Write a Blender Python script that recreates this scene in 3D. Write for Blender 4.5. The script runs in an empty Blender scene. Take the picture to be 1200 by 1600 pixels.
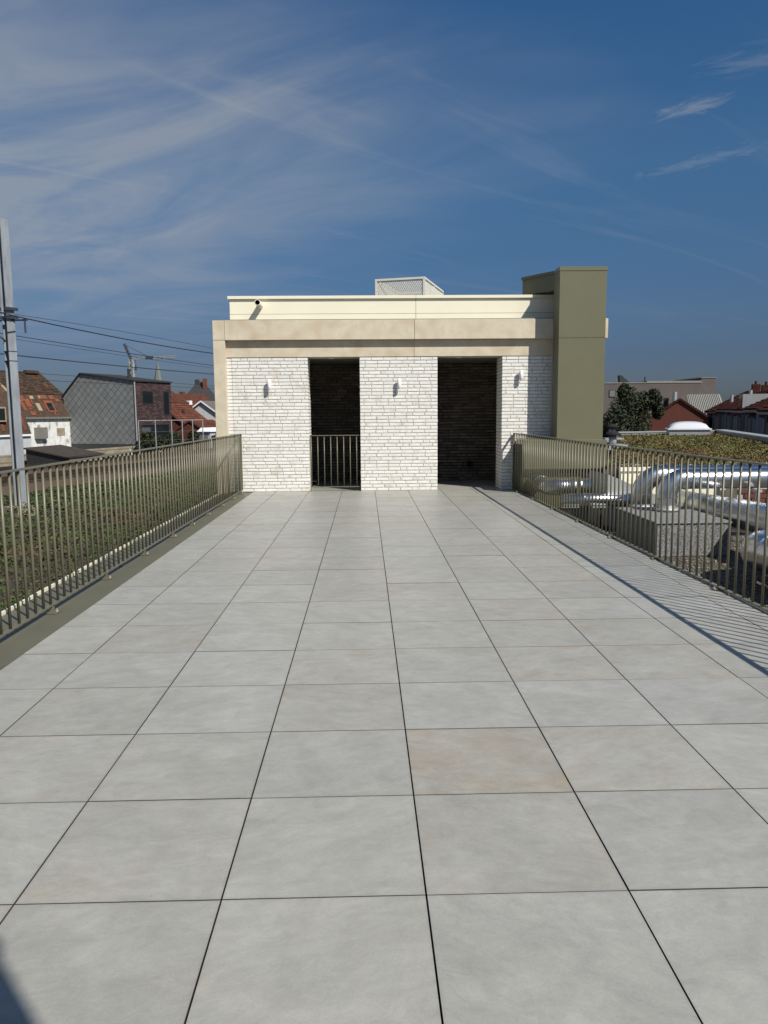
import bpy, bmesh, math, random
import numpy as np
from mathutils import Vector, Matrix
R = random.Random(7)
NP = np.random.default_rng(11)
sc = bpy.context.scene
COL = sc.collection

# ------------------------------------------------------------------ camera
CAM_H, FPX = 1.4067, 1208.5
YAW, PITCH, ROLL = math.radians(1.3249), math.radians(7.2878), math.radians(0.4731)
cam_d = bpy.data.cameras.new('camera'); cam = bpy.data.objects.new('camera', cam_d); COL.objects.link(cam)
sc.camera = cam
cam_d.sensor_fit = 'VERTICAL'; cam_d.sensor_height = 24.0
cam_d.lens = 24.0 * FPX / 1600.0
cam_d.clip_start = 0.05; cam_d.clip_end = 6000
fwd = Vector((math.sin(YAW)*math.cos(PITCH), math.cos(YAW)*math.cos(PITCH), -math.sin(PITCH)))
rgt = Vector((math.cos(YAW), -math.sin(YAW), 0)); dwn = fwd.cross(rgt)
r2 = rgt*math.cos(ROLL) + dwn*math.sin(ROLL); d2 = -rgt*math.sin(ROLL) + dwn*math.cos(ROLL)
cm = Matrix((r2, -d2, -fwd)).transposed().to_4x4(); cm.translation = Vector((0, 0, CAM_H))
cam.matrix_world = cm

# ------------------------------------------------------------------ light
KX, KY = 0.65, 0.78                                   # shadow of a 1 m post falls (-KX, +KY)
sun_dir = Vector((KX, -KY, 1)).normalized()
SUN_EL = math.asin(sun_dir.z)
sl = bpy.data.lights.new('sun', 'SUN'); sl.energy = 4.6; sl.angle = math.radians(0.53); sl.color = (1, 0.955, 0.88)
so = bpy.data.objects.new('sun', sl); COL.objects.link(so)
so.rotation_euler = sun_dir.to_track_quat('Z', 'Y').to_euler(); so.location = (20, -24, 30)

w = bpy.data.worlds.new('World'); sc.world = w; w.use_nodes = True
nt = w.node_tree; N = nt.nodes; L = nt.links; N.clear()
def wn(t, **k):
    n = N.new(t)
    for a, b in k.items(): setattr(n, a, b)
    return n
def wmath(op, a, b=None, c=None, clamp=False):
    n = wn('ShaderNodeMath', operation=op); n.use_clamp = clamp
    for i, v in enumerate((a, b, c)):
        if v is None: continue
        if isinstance(v, (int, float)): n.inputs[i].default_value = v
        else: L.new(v, n.inputs[i])
    return n.outputs[0]
sky = wn('ShaderNodeTexSky', sky_type='NISHITA')
sky.sun_disc = False; sky.sun_elevation = SUN_EL; sky.sun_rotation = math.atan2(sun_dir.x, sun_dir.y)
sky.altitude = 0; sky.air_density = 1.0; sky.dust_density = 0.6; sky.ozone_density = 2.5
tc = wn('ShaderNodeTexCoord'); sep = wn('ShaderNodeSeparateXYZ'); L.new(tc.outputs['Generated'], sep.inputs[0])
gx, gy, gz = sep.outputs
zz = wmath('MAXIMUM', gz, 0.03)
px = wmath('DIVIDE', gx, wmath('ADD', zz, 0.12)); py = wmath('DIVIDE', gy, wmath('ADD', zz, 0.12))
def cloud(rot, sx, sy, off, scale, detail, rough, dist):
    cb = wn('ShaderNodeCombineXYZ')
    c, s = math.cos(rot), math.sin(rot)
    u = wmath('ADD', wmath('MULTIPLY', px, c), wmath('MULTIPLY', py, s))
    v = wmath('SUBTRACT', wmath('MULTIPLY', py, c), wmath('MULTIPLY', px, s))
    L.new(wmath('MULTIPLY_ADD', u, sx, off[0]), cb.inputs[0]); L.new(wmath('MULTIPLY_ADD', v, sy, off[1]), cb.inputs[1])
    n = wn('ShaderNodeTexNoise'); n.inputs['Scale'].default_value = scale; n.inputs['Detail'].default_value = detail
    n.inputs['Roughness'].default_value = rough; n.inputs['Distortion'].default_value = dist
    L.new(cb.outputs[0], n.inputs['Vector']); return n.outputs['Fac']
def ramp(v, a, b):
    n = wn('ShaderNodeMapRange', interpolation_type='SMOOTHSTEP'); L.new(v, n.inputs['Value'])
    n.inputs['From Min'].default_value = a; n.inputs['From Max'].default_value = b; return n.outputs[0]
fine = cloud(-0.45, 0.6, 1.35, (3.1, 1.7), 1.5, 9, 0.58, 1.2)
wisp = cloud(0.55, 0.35, 2.2, (8.3, 4.2), 1.6, 8, 0.6, 1.3)
mass = cloud(0.2, 0.8, 1.0, (5.35, 2.0), 0.55, 3, 0.5, 0.3)
# more veil towards -X, thinning to +X as the photograph's cirrus bank does
lean = wmath('MULTIPLY_ADD', px, -0.22, 0.03)
big = ramp(wmath('ADD', mass, lean), 0.44, 0.80)
veil = wmath('MULTIPLY', wmath('MULTIPLY_ADD', ramp(fine, 0.25, 0.85), 0.72, 0.20), big)
thin = wmath('MULTIPLY', ramp(wisp, 0.52, 0.80), wmath('MULTIPLY_ADD', big, 0.6, 0.34))
cl = wmath('MINIMUM', wmath('ADD', wmath('MULTIPLY', veil, 1.18), wmath('MULTIPLY', thin, 0.40)), 0.7)
def puff(cx_, cy_, rot_, la, lb, seed):                   # one small cloud, shaped by noise
    c_, s_ = math.cos(rot_), math.sin(rot_); dx = wmath('SUBTRACT', px, cx_); dy = wmath('SUBTRACT', py, cy_)
    u_ = wmath('DIVIDE', wmath('ADD', wmath('MULTIPLY', dx, c_), wmath('MULTIPLY', dy, s_)), la)
    v_ = wmath('DIVIDE', wmath('SUBTRACT', wmath('MULTIPLY', dy, c_), wmath('MULTIPLY', dx, s_)), lb)
    r_ = wmath('SQRT', wmath('ADD', wmath('MULTIPLY', u_, u_), wmath('MULTIPLY', v_, v_)))
    nz = cloud(rot_, 2.5, 6.0, seed, 3.2, 9, 0.68, 1.2)
    return ramp(wmath('SUBTRACT', wmath('MULTIPLY_ADD', nz, 3.0, -0.75), r_), -0.1, 0.9)
for a_ in ((0.80,1.96,-0.75,0.12,0.06,(2.2,9.1),0.40),(0.97,2.24,-0.75,0.34,0.06,(5.2,3.3),0.20),(0.85,1.76,-0.4,0.14,0.10,(7.7,1.3),0.20)):
    cl = wmath('MAXIMUM', cl, wmath('MULTIPLY', puff(*a_[:6]), a_[6]))
cl = wmath('MULTIPLY', cl, ramp(gz, 0.02, 0.22))
hsv = wn('ShaderNodeHueSaturation'); hsv.inputs['Saturation'].default_value = 1.24; hsv.inputs['Value'].default_value = 1.0
L.new(sky.outputs[0], hsv.inputs['Color'])
# the whole horizon ring is a little greyer and dimmer (summer haze), all round
hz = wn('ShaderNodeMix', data_type='RGBA', blend_type='MULTIPLY'); hz.inputs['Factor'].default_value = 1.0
hr = wn('ShaderNodeValToRGB'); els = hr.color_ramp.elements
for p_, c_ in ((0.07,(.29,.335,.50)),(0.12,(.41,.46,.59)),(0.28,(.66,.76,.81)),(0.47,(.64,.84,.94))):
    e_ = els.new(p_); e_.color = (*c_, 1)
els[0].color = (.24,.29,.46,1); els[-1].color = (.64,.84,.94,1)
L.new(gz, hr.inputs[0]); L.new(hsv.outputs[0], hz.inputs['A']); L.new(hr.outputs[0], hz.inputs['B'])
mx = wn('ShaderNodeMix', data_type='RGBA'); L.new(cl, mx.inputs['Factor'])
L.new(hz.outputs['Result'], mx.inputs['A']); mx.inputs['B'].default_value = (4.0, 4.35, 4.9, 1)
bg = wn('ShaderNodeBackground'); bg.inputs['Strength'].default_value = 0.07
L.new(mx.outputs['Result'], bg.inputs['Color'])
wo = wn('ShaderNodeOutputWorld'); L.new(bg.outputs[0], wo.inputs[0])
sc.view_settings.view_transform = 'Standard'; sc.view_settings.look = 'None'
sc.view_settings.exposure = 0.22; sc.view_settings.gamma = 1; sc.view_settings.use_curve_mapping = False
sc.cycles.max_bounces = 6; sc.cycles.diffuse_bounces = 3; sc.cycles.glossy_bounces = 3

# ------------------------------------------------------------------ helpers
def srgb(r, g, b):
    f = lambda c: (c/12.92 if c <= 0.04045 else ((c+0.055)/1.055)**2.4)
    return (f(r/255), f(g/255), f(b/255))
MATS = {}
def mat(name, base, rough=0.8, metal=0.0, var=0.15, scale=4.0, detail=6, bump=0.0, bscale=60.0, rnd=0.0, island=0.0,
        tint=None, tint_scale=1.5, tint_lo=0.5, tint_hi=0.75, stretch=(1, 1, 1), spec=0.5, stain=None, two=False):
    m = bpy.data.materials.new(name); m.use_nodes = True; MATS[name] = m
    t = m.node_tree; n = t.nodes; l = t.links; b = n['Principled BSDF']
    b.inputs['Roughness'].default_value = rough; b.inputs['Metallic'].default_value = metal
    b.inputs['Specular IOR Level'].default_value = spec
    co = n.new('ShaderNodeTexCoord'); mp = n.new('ShaderNodeMapping'); mp.inputs['Scale'].default_value = stretch
    oi = n.new('ShaderNodeObjectInfo')
    l.new(co.outputs['Object'], mp.inputs['Vector'])
    if rnd:
        sc_ = n.new('ShaderNodeVectorMath'); sc_.operation = 'SCALE'; sc_.inputs[0].default_value = (37, 53, 71)
        l.new(oi.outputs['Random'], sc_.inputs['Scale']); l.new(sc_.outputs[0], mp.inputs['Location'])
    no = n.new('ShaderNodeTexNoise'); no.inputs['Scale'].default_value = scale; no.inputs['Detail'].default_value = detail
    no.inputs['Roughness'].default_value = 0.6
    l.new(mp.outputs[0], no.inputs['Vector'])
    mr = n.new('ShaderNodeMapRange'); l.new(no.outputs['Fac'], mr.inputs['Value'])
    mr.inputs['From Min'].default_value = 0.3; mr.inputs['From Max'].default_value = 0.7
    mr.inputs['To Min'].default_value = 1-var; mr.inputs['To Max'].default_value = 1+var
    val = mr.outputs[0]
    def mul(val, src, amt):
        a = n.new('ShaderNodeMapRange'); l.new(src, a.inputs['Value'])
        a.inputs['To Min'].default_value = 1-amt; a.inputs['To Max'].default_value = 1+amt
        c = n.new('ShaderNodeMath'); c.operation = 'MULTIPLY'; l.new(val, c.inputs[0]); l.new(a.outputs[0], c.inputs[1]); return c.outputs[0]
    if rnd: val = mul(val, oi.outputs['Random'], rnd)
    if island:
        ge = n.new('ShaderNodeNewGeometry'); val = mul(val, ge.outputs['Random Per Island'], island)
    cur = None
    if tint:
        tn = n.new('ShaderNodeTexNoise'); tn.inputs['Scale'].default_value = tint_scale; tn.inputs['Detail'].default_value = 4
        l.new(mp.outputs[0], tn.inputs['Vector'])
        tr = n.new('ShaderNodeMapRange'); l.new(tn.outputs['Fac'], tr.inputs['Value'])
        tr.inputs['From Min'].default_value = tint_lo; tr.inputs['From Max'].default_value = tint_hi
        mixc = n.new('ShaderNodeMix'); mixc.data_type = 'RGBA'; mixc.inputs['A'].default_value = (*base, 1); mixc.inputs['B'].default_value = (*tint, 1)
        l.new(tr.outputs[0], mixc.inputs['Factor']); cur = mixc.outputs['Result']
    if stain:                                                  # amount set per object through its object colour
        so_ = n.new('ShaderNodeSeparateColor'); l.new(oi.outputs['Color'], so_.inputs[0])
        sn = n.new('ShaderNodeTexNoise'); sn.inputs['Scale'].default_value = 4.5; sn.inputs['Detail'].default_value = 5
        l.new(mp.outputs[0], sn.inputs['Vector'])
        sr = n.new('ShaderNodeMapRange'); sr.inputs['From Min'].default_value = 0.38; sr.inputs['From Max'].default_value = 0.68; l.new(sn.outputs['Fac'], sr.inputs['Value'])
        sm = n.new('ShaderNodeMath'); sm.operation = 'MULTIPLY'; l.new(sr.outputs[0], sm.inputs[0]); l.new(so_.outputs[0], sm.inputs[1])
        mc = n.new('ShaderNodeMix'); mc.data_type = 'RGBA'; l.new(sm.outputs[0], mc.inputs['Factor'])
        if cur is None: mc.inputs['A'].default_value = (*base, 1)
        else: l.new(cur, mc.inputs['A'])
        mc.inputs['B'].default_value = (*stain, 1); cur = mc.outputs['Result']
    vm = n.new('ShaderNodeVectorMath'); vm.operation = 'SCALE'; l.new(val, vm.inputs['Scale'])
    if cur is None: vm.inputs[0].default_value = base
    else: l.new(cur, vm.inputs[0])
    l.new(vm.outputs[0], b.inputs['Base Color'])
    if bump:
        bn = n.new('ShaderNodeTexNoise'); bn.inputs['Scale'].default_value = bscale; bn.inputs['Detail'].default_value = 5
        l.new(mp.outputs[0], bn.inputs['Vector'])
        bu = n.new('ShaderNodeBump'); bu.inputs['Strength'].default_value = bump; bu.inputs['Distance'].default_value = 0.01
        l.new(bn.outputs['Fac'], bu.inputs['Height']); l.new(bu.outputs[0], b.inputs['Normal'])
    return m

class MB:
    """collects polygons, builds one mesh object"""
    def __init__(s): s.v = []; s.f = []
    def poly(s, pts):
        b = len(s.v); s.v += [tuple(p) for p in pts]; s.f.append(tuple(range(b, b+len(pts)))); return s
    def box(s, x0, y0, z0, x1, y1, z1):
        b = len(s.v)
        s.v += [(x0,y0,z0),(x1,y0,z0),(x1,y1,z0),(x0,y1,z0),(x0,y0,z1),(x1,y0,z1),(x1,y1,z1),(x0,y1,z1)]
        s.f += [(b,b+3,b+2,b+1),(b+4,b+5,b+6,b+7),(b,b+1,b+5,b+4),(b+1,b+2,b+6,b+5),(b+2,b+3,b+7,b+6),(b+3,b,b+4,b+7)]; return s
    def hexa(s, p):                                     # 4 bottom + 4 top points, both counter-clockwise from above
        b = len(s.v); s.v += [tuple(q) for q in p]
        s.f += [(b,b+3,b+2,b+1),(b+4,b+5,b+6,b+7),(b,b+1,b+5,b+4),(b+1,b+2,b+6,b+5),(b+2,b+3,b+7,b+6),(b+3,b,b+4,b+7)]; return s
    def prism(s, poly, d, o=(0,0,0)):                   # poly 3-D points, extruded by vector d
        n = len(poly); b = len(s.v); d = Vector(d)
        s.v += [tuple(Vector(p)) for p in poly] + [tuple(Vector(p)+d) for p in poly]
        s.f += [tuple(range(b+n-1, b-1, -1)), tuple(range(b+n, b+2*n))]
        s.f += [(b+i, b+(i+1)%n, b+n+(i+1)%n, b+n+i) for i in range(n)]; return s
    def tube(s, pts, r, n=10, cap=True, r1=None):
        pts = [Vector(p) for p in pts]; b0 = len(s.v); m = len(pts); prev = None
        for i, p in enumerate(pts):
            t = (pts[min(i+1, m-1)] - pts[max(i-1, 0)]).normalized()
            if prev is None:
                a = Vector((0,0,1)) if abs(t.z) < 0.9 else Vector((1,0,0)); u = t.cross(a).normalized()
            else: u = (prev - t*prev.dot(t)).normalized()
            prev = u; q = t.cross(u); rr = r if r1 is None else r+(r1-r)*i/max(1, m-1)
            for k in range(n):
                a = 2*math.pi*k/n; s.v.append(tuple(p + u*(rr*math.cos(a)) + q*(rr*math.sin(a))))
        for i in range(m-1):
            for k in range(n):
                a = b0+i*n+k; c = b0+i*n+(k+1)%n; s.f.append((a, c, c+n, a+n))
        if cap:
            s.f.append(tuple(b0+k for k in range(n-1, -1, -1))); s.f.append(tuple(b0+(m-1)*n+k for k in range(n)))
        return s
    def lathe(s, prof, n=20, c=(0,0,0)):                # (r, z) profile about z
        b = len(s.v); m = len(prof)
        for r, z in prof:
            for k in range(n):
                a = 2*math.pi*k/n; s.v.append((c[0]+r*math.cos(a), c[1]+r*math.sin(a), c[2]+z))
        for i in range(m-1):
            for k in range(n):
                a = b+i*n+k; d = b+i*n+(k+1)%n; s.f.append((a, d, d+n, a+n))
        s.f.append(tuple(b+k for k in range(n-1, -1, -1))); s.f.append(tuple(b+(m-1)*n+k for k in range(n))); return s
    def build(s, name, m, parent=None, smooth=False, bevel=0.0, loc=None, rz=None):
        me = bpy.data.meshes.new(name); me.from_pydata(s.v, [], s.f); me.update()
        if bevel:
            bm = bmesh.new(); bm.from_mesh(me); bmesh.ops.remove_doubles(bm, verts=bm.verts, dist=1e-5)
            bmesh.ops.bevel(bm, geom=[e for e in bm.edges], offset=bevel, segments=1, affect='EDGES', clamp_overlap=True)
            bm.to_mesh(me); bm.free()
        o = bpy.data.objects.new(name, me); COL.objects.link(o); me.materials.append(m)
        if smooth:
            for p in me.polygons: p.use_smooth = len(p.vertices) <= 4
        if parent: o.parent = parent
        if loc is not None: o.location = loc
        if rz is not None: o.rotation_euler.z = rz
        return o
def tag(o, label=None, cat=None, group=None, kind=None):
    if label: o['label'] = label
    if cat: o['category'] = cat
    if group: o['group'] = group
    if kind: o['kind'] = kind
    return o
def empty(name, loc, rz=0, label=None, cat=None, group=None):
    o = bpy.data.objects.new(name, None); COL.objects.link(o); o.location = loc; o.rotation_euler.z = rz; o.empty_display_size = 0.2
    return tag(o, label, cat, group)
def inst(o, parent, loc, rot=(0,0,0), scl=(1,1,1)):     # another object on the same mesh
    c = o.copy(); COL.objects.link(c); c.parent = parent; c.location = loc; c.rotation_euler = rot; c.scale = scl; return c
def copy_tree(o, parent=None):
    kids = list(o.children); c = o.copy(); COL.objects.link(c); c.parent = parent
    for k in kids: copy_tree(k, c)
    return c
def mesh_np(name, V, F, m, parent=None):
    me = bpy.data.meshes.new(name); k = F.shape[1]
    me.vertices.add(len(V)); me.vertices.foreach_set('co', V.astype(np.float32).ravel())
    me.loops.add(F.size); me.loops.foreach_set('vertex_index', F.astype(np.int32).ravel())
    me.polygons.add(len(F)); me.polygons.foreach_set('loop_start', np.arange(0, F.size, k, dtype=np.int32))
    me.update(calc_edges=True); me.validate()
    o = bpy.data.objects.new(name, me); COL.objects.link(o); me.materials.append(m)
    if parent: o.parent = parent
    return o
def leaves(P, size, flat=0.0):
    """small bent leaf quads (diamonds) at points P with random orientation"""
    n = len(P); a = NP.normal(size=(n,3)); a[:,2] *= (1-flat); a /= np.linalg.norm(a, axis=1)[:,None]
    b = NP.normal(size=(n,3)); b[:,2] *= (1-flat*0.5); b -= a*(a*b).sum(1)[:,None]; b /= np.linalg.norm(b, axis=1)[:,None]
    s = (size*NP.uniform(0.55, 1.35, n))[:,None]
    V = np.stack([P-a*s, P+b*s*0.5, P+a*s, P-b*s*0.5], 1).reshape(-1,3)
    return V, np.arange(n*4).reshape(n,4)

def smooth_noise(x, y, f, seed):
    rr = np.random.default_rng(seed); s = 0
    for k in range(6):
        a = rr.uniform(0, 6.28); q = f*rr.uniform(.6,1.6); s = s+np.sin(q*(x*np.cos(a)+y*np.sin(a))+rr.uniform(0,6.28))
    return s/6
def tile_courses(par, a, b, up, m, n, step=0.24, seed=1):
    """lapped roof tiles as real slabs: eave line a-b, slope vector up, n courses, joined into one part"""
    a, b, up = Vector(a), Vector(b), Vector(up); along = b-a; L_ = along.length; x = along/L_; u = up.normalized(); nr = x.cross(u)
    if nr.z < 0: nr = -nr
    rr = random.Random(seed); mb = MB(); cl_ = up.length/n; k = max(1, int(L_/step)); w_ = L_/k
    for c in range(n):
        for i in range(k):
            p = a+u*(c*cl_)+x*(i*w_+w_*0.03); q = x*(w_*0.94); t0 = 0.045+rr.uniform(0,.02); t1 = 0.012
            lo, hi = p-u*0.03, p+u*(cl_*0.98)
            mb.hexa([lo, lo+q, hi+q, hi, lo+nr*t0, lo+q+nr*t0, hi+q+nr*t1, hi+nr*t1])
    return tag(mb.build('roof_tiles', m, par), kind='stuff')

# ------------------------------------------------------------------ materials
def tile_material():
    m = mat('tile_porcelain', (0.3,0.3,0.28), 0.45); t = m.node_tree; n = t.nodes; l = t.links; b = n['Principled BSDF']
    def nn(ty, **k):
        q = n.new(ty)
        for a_, v_ in k.items(): setattr(q, a_, v_)
        return q
    def ma(op, a_, b_=None, c_=None):
        q = nn('ShaderNodeMath', operation=op)
        for i_, v_ in enumerate((a_, b_, c_)):
            if v_ is None: continue
            if isinstance(v_, (int, float)): q.inputs[i_].default_value = v_
            else: l.new(v_, q.inputs[i_])
        return q.outputs[0]
    def mr(v_, a_, b_, c_=0.0, d_=1.0):
        q = nn('ShaderNodeMapRange'); l.new(v_, q.inputs['Value'])
        for nm, x_ in zip(('From Min','From Max','To Min','To Max'), (a_, b_, c_, d_)): q.inputs[nm].default_value = x_
        return q.outputs[0]
    oi = nn('ShaderNodeObjectInfo'); co = nn('ShaderNodeTexCoord')
    off = nn('ShaderNodeVectorMath', operation='SCALE'); off.inputs[0].default_value = (41, 67, 29); l.new(oi.outputs['Random'], off.inputs['Scale'])
    rot = nn('ShaderNodeCombineXYZ'); l.new(ma('MULTIPLY_ADD', ma('FRACT', ma('MULTIPLY', oi.outputs['Random'], 61.0)), 1.0, -0.5), rot.inputs[2])
    mp = nn('ShaderNodeMapping'); l.new(co.outputs['Object'], mp.inputs['Vector']); l.new(off.outputs[0], mp.inputs['Location']); l.new(rot.outputs[0], mp.inputs['Rotation'])
    def noise(sc_, det, ro, dist=0.0, st=None):
        q = nn('ShaderNodeTexNoise'); q.inputs['Scale'].default_value = sc_; q.inputs['Detail'].default_value = det; q.inputs['Roughness'].default_value = ro; q.inputs['Distortion'].default_value = dist
        if st:
            k = nn('ShaderNodeMapping'); k.inputs['Scale'].default_value = st; l.new(mp.outputs[0], k.inputs['Vector']); l.new(k.outputs[0], q.inputs['Vector'])
        else: l.new(mp.outputs[0], q.inputs['Vector'])
        return q.outputs['Fac']
    cloud = mr(noise(3.4, 8, 0.66, 0.8), 0.3, 0.7, 0.88, 1.10)
    streak = mr(noise(8.0, 12, 0.80, 0.5, (1.0, 1.9, 1)), 0.32, 0.70, 0.86, 1.16)
    grain = mr(noise(170.0, 4, 0.7), 0.25, 0.75, 0.90, 1.10)
    scuff = ma('MULTIPLY', mr(noise(9.0, 10, 0.75, 1.2, (1.0, 7.0, 1)), 0.60, 0.72), mr(noise(3.0, 3, 0.5), 0.45, 0.62))
    speck = mr(noise(55.0, 2, 0.5), 0.76, 0.80)
    v = ma('MULTIPLY', ma('MULTIPLY', cloud, streak), grain)
    v = ma('MULTIPLY', v, mr(oi.outputs['Random'], 0, 1, 0.965, 1.035))
    v = ma('MULTIPLY', v, ma('MULTIPLY_ADD', scuff, 0.24, 1.0))
    v = ma('MULTIPLY', v, ma('MULTIPLY_ADD', speck, -0.28, 1.0))
    so2 = nn('ShaderNodeSeparateColor'); l.new(oi.outputs['Color'], so2.inputs[0])
    # rusty water marks keep near the slab edges
    se = nn('ShaderNodeSeparateXYZ'); l.new(co.outputs['Object'], se.inputs[0])
    ed = ma('MAXIMUM', ma('ABSOLUTE', se.outputs[0]), ma('ABSOLUTE', se.outputs[1]))
    stn = ma('MULTIPLY', mr(noise(4.2, 7, 0.65, 0.8), 0.36, 0.70), ma('MULTIPLY', so2.outputs[0], mr(ed, 0.0, 0.29, 0.35, 1.0)))
    mx_ = nn('ShaderNodeMix', data_type='RGBA'); mx_.inputs['A'].default_value = (0.338,0.334,0.302,1); mx_.inputs['B'].default_value = (0.32,0.262,0.19,1); l.new(stn, mx_.inputs['Factor'])
    # joint dirt: a narrow darker rim along the edges
    rim = ma('MULTIPLY_ADD', mr(ed, 0.286, 0.2985), -0.10, 1.0)
    vm = nn('ShaderNodeVectorMath', operation='SCALE'); l.new(mx_.outputs['Result'], vm.inputs[0]); l.new(ma('MULTIPLY', v, rim), vm.inputs['Scale'])
    for k in list(b.inputs['Base Color'].links): l.remove(k)
    l.new(vm.outputs[0], b.inputs['Base Color'])
    l.new(mr(streak, 0.86, 1.16, 0.50, 0.36), b.inputs['Roughness'])
    bu = nn('ShaderNodeBump'); bu.inputs['Strength'].default_value = 0.05; bu.inputs['Distance'].default_value = 0.004; l.new(noise(120.0, 5, 0.7), bu.inputs['Height']); l.new(bu.outputs[0], b.inputs['Normal'])
    return m
M_tile = tile_material()
M_tedge = mat('shade_dark_tile_edge', (0.045,0.043,0.04), 0.95, var=0.3, scale=30)  # tile sides coloured dark so sunlit joints still look shaded
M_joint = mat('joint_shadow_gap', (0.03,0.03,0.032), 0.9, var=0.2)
M_olive = mat('olive_coated_metal', (0.140,0.135,0.078), 0.42, var=0.04, scale=2, bump=0.01, bscale=8)
M_orail = mat('olive_railing_metal', (0.135,0.125,0.080), 0.38, var=0.06, scale=6, rnd=0.05)
M_cream = mat('cream_coated_metal', (0.80,0.755,0.585), 0.35, var=0.03, scale=1.2, bump=0.01, bscale=5)
M_white = mat('white_lacquer', (0.8,0.8,0.8), 0.35, var=0.02)
M_brick = mat('white_washed_brick', (0.72,0.705,0.66), 0.9, var=0.06, scale=18, bump=0.35, bscale=45, rnd=0.035, island=0.035, tint=(0.52,0.46,0.36), tint_scale=6.0, tint_lo=0.55, tint_hi=0.8)
M_mortar = mat('grey_mortar', (0.44,0.415,0.37), 0.95, var=0.2, scale=30, bump=0.4, bscale=90)
M_dbrick = mat('dark_brown_brick', (0.17,0.142,0.112), 0.9, var=0.2, scale=20, bump=0.4, bscale=60, island=0.3)
M_dmortar = mat('dark_mortar', (0.07,0.06,0.05), 0.95)
M_conc = mat('sand_concrete', (0.58,0.51,0.385), 0.85, var=0.10, scale=9, detail=12, bump=0.15, bscale=70, tint=(0.47,0.385,0.265), tint_scale=4.5, tint_lo=0.48, tint_hi=0.72, rnd=0.03)
M_flash = mat('grey_zinc_flashing', (0.26,0.25,0.22), 0.5, metal=0.4, var=0.1)
M_black = mat('black_void_lining', (0.01,0.01,0.01), 0.9, var=0.1)
M_steel = mat('galvanised_duct', (0.60,0.61,0.62), 0.27, metal=1.0, var=0.14, scale=5, bump=0.10, bscale=7)
M_galv = mat('galvanised_pole', (0.34,0.37,0.39), 0.55, metal=0.35, var=0.22, scale=5, stretch=(1,1,0.2), tint=(0.24,0.25,0.26), tint_scale=4)
M_bitu = mat('mineral_bitumen', (0.19,0.19,0.188), 0.95, var=0.75, scale=55, detail=3, bump=0.7, bscale=120)
M_grav = mat('roof_gravel', (0.22,0.17,0.12), 0.9, var=0.3, scale=40, island=0.5)
M_roofm = mat('roof_membrane', (0.07,0.066,0.06), 0.9, var=0.3, scale=8)
M_sedum = mat('sedum_green_roof', (0.112,0.106,0.029), 0.9, var=0.35, scale=3, island=0.45, tint=(0.15,0.085,0.036), tint_scale=1.0, tint_lo=0.48, tint_hi=0.66)
M_weed = mat('weeds', (0.045,0.068,0.015), 0.85, var=0.3, scale=0.9, island=0.5, tint=(0.07,0.045,0.024), tint_scale=0.45, tint_lo=0.53, tint_hi=0.66)
M_tree = mat('tree_leaves', (0.022,0.032,0.010), 0.8, var=0.3, scale=2.5, island=0.5, tint=(0.05,0.045,0.012), tint_scale=0.8)
M_bark = mat('bark', (0.06,0.045,0.03), 0.95, var=0.3, scale=10)
M_ballast = mat('track_ballast', (0.085,0.056,0.034), 0.95, var=0.45, scale=14, bump=0.9, bscale=20)
M_soil = mat('brown_soil', (0.06,0.045,0.03), 0.95, var=0.4, scale=1.5)
M_rust = mat('rusty_rail_steel', (0.055,0.036,0.026), 0.6, metal=0.4, var=0.3)
M_sleep = mat('weathered_sleeper', (0.07,0.052,0.038), 0.9, var=0.2)
M_town = mat('town_ground', (0.08,0.075,0.065), 0.95, var=0.3, scale=0.05)
M_beige = mat('weathered_concrete_wall', (0.27,0.23,0.16), 0.9, var=0.25, scale=1.2, stretch=(1,1,2))
M_slate = mat('grey_fibre_slate', (0.20,0.21,0.205), 0.6, var=0.10, scale=2.5, rnd=0.09)
M_slated = mat('dark_slate_joint', (0.045,0.047,0.047), 0.8)
M_maroon = mat('maroon_clinker_brick', (0.05,0.022,0.021), 0.85, var=0.3, scale=6)
_t = M_maroon.node_tree; _n = _t.nodes; _l = _t.links
_b = _n.new('ShaderNodeTexBrick'); _c = _n.new('ShaderNodeTexCoord'); _s = _n.new('ShaderNodeSeparateXYZ'); _k = _n.new('ShaderNodeCombineXYZ')
_l.new(_c.outputs['Object'], _s.inputs[0]); _a = _n.new('ShaderNodeMath'); _l.new(_s.outputs[0], _a.inputs[0]); _l.new(_s.outputs[1], _a.inputs[1])
_l.new(_a.outputs[0], _k.inputs[0]); _l.new(_s.outputs[2], _k.inputs[1]); _l.new(_k.outputs[0], _b.inputs['Vector'])
_b.inputs['Color1'].default_value = (0.028,0.016,0.018,1); _b.inputs['Color2'].default_value = (0.155,0.062,0.055,1); _b.inputs['Mortar'].default_value = (0.02,0.016,0.016,1)
_b.inputs['Scale'].default_value = 1.0; _b.inputs['Brick Width'].default_value = 0.34; _b.inputs['Row Height'].default_value = 0.13; _b.inputs['Mortar Size'].default_value = 0.018; _b.inputs['Bias'].default_value = -0.25
_l.new(_b.outputs['Color'], _n['Principled BSDF'].inputs['Base Color'])
_u = _n.new('ShaderNodeBump'); _u.inputs['Strength'].default_value = 0.6; _u.inputs['Distance'].default_value = 0.03; _u.invert = True
_l.new(_b.outputs['Fac'], _u.inputs['Height']); _l.new(_u.outputs[0], _n['Principled BSDF'].inputs['Normal'])
M_redbr = mat('red_brick', (0.125,0.037,0.024), 0.9, var=0.2, scale=4, stretch=(1,1,3))
M_greybr = mat('grey_brown_render', (0.105,0.088,0.080), 0.9, var=0.12, scale=0.7)
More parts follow.
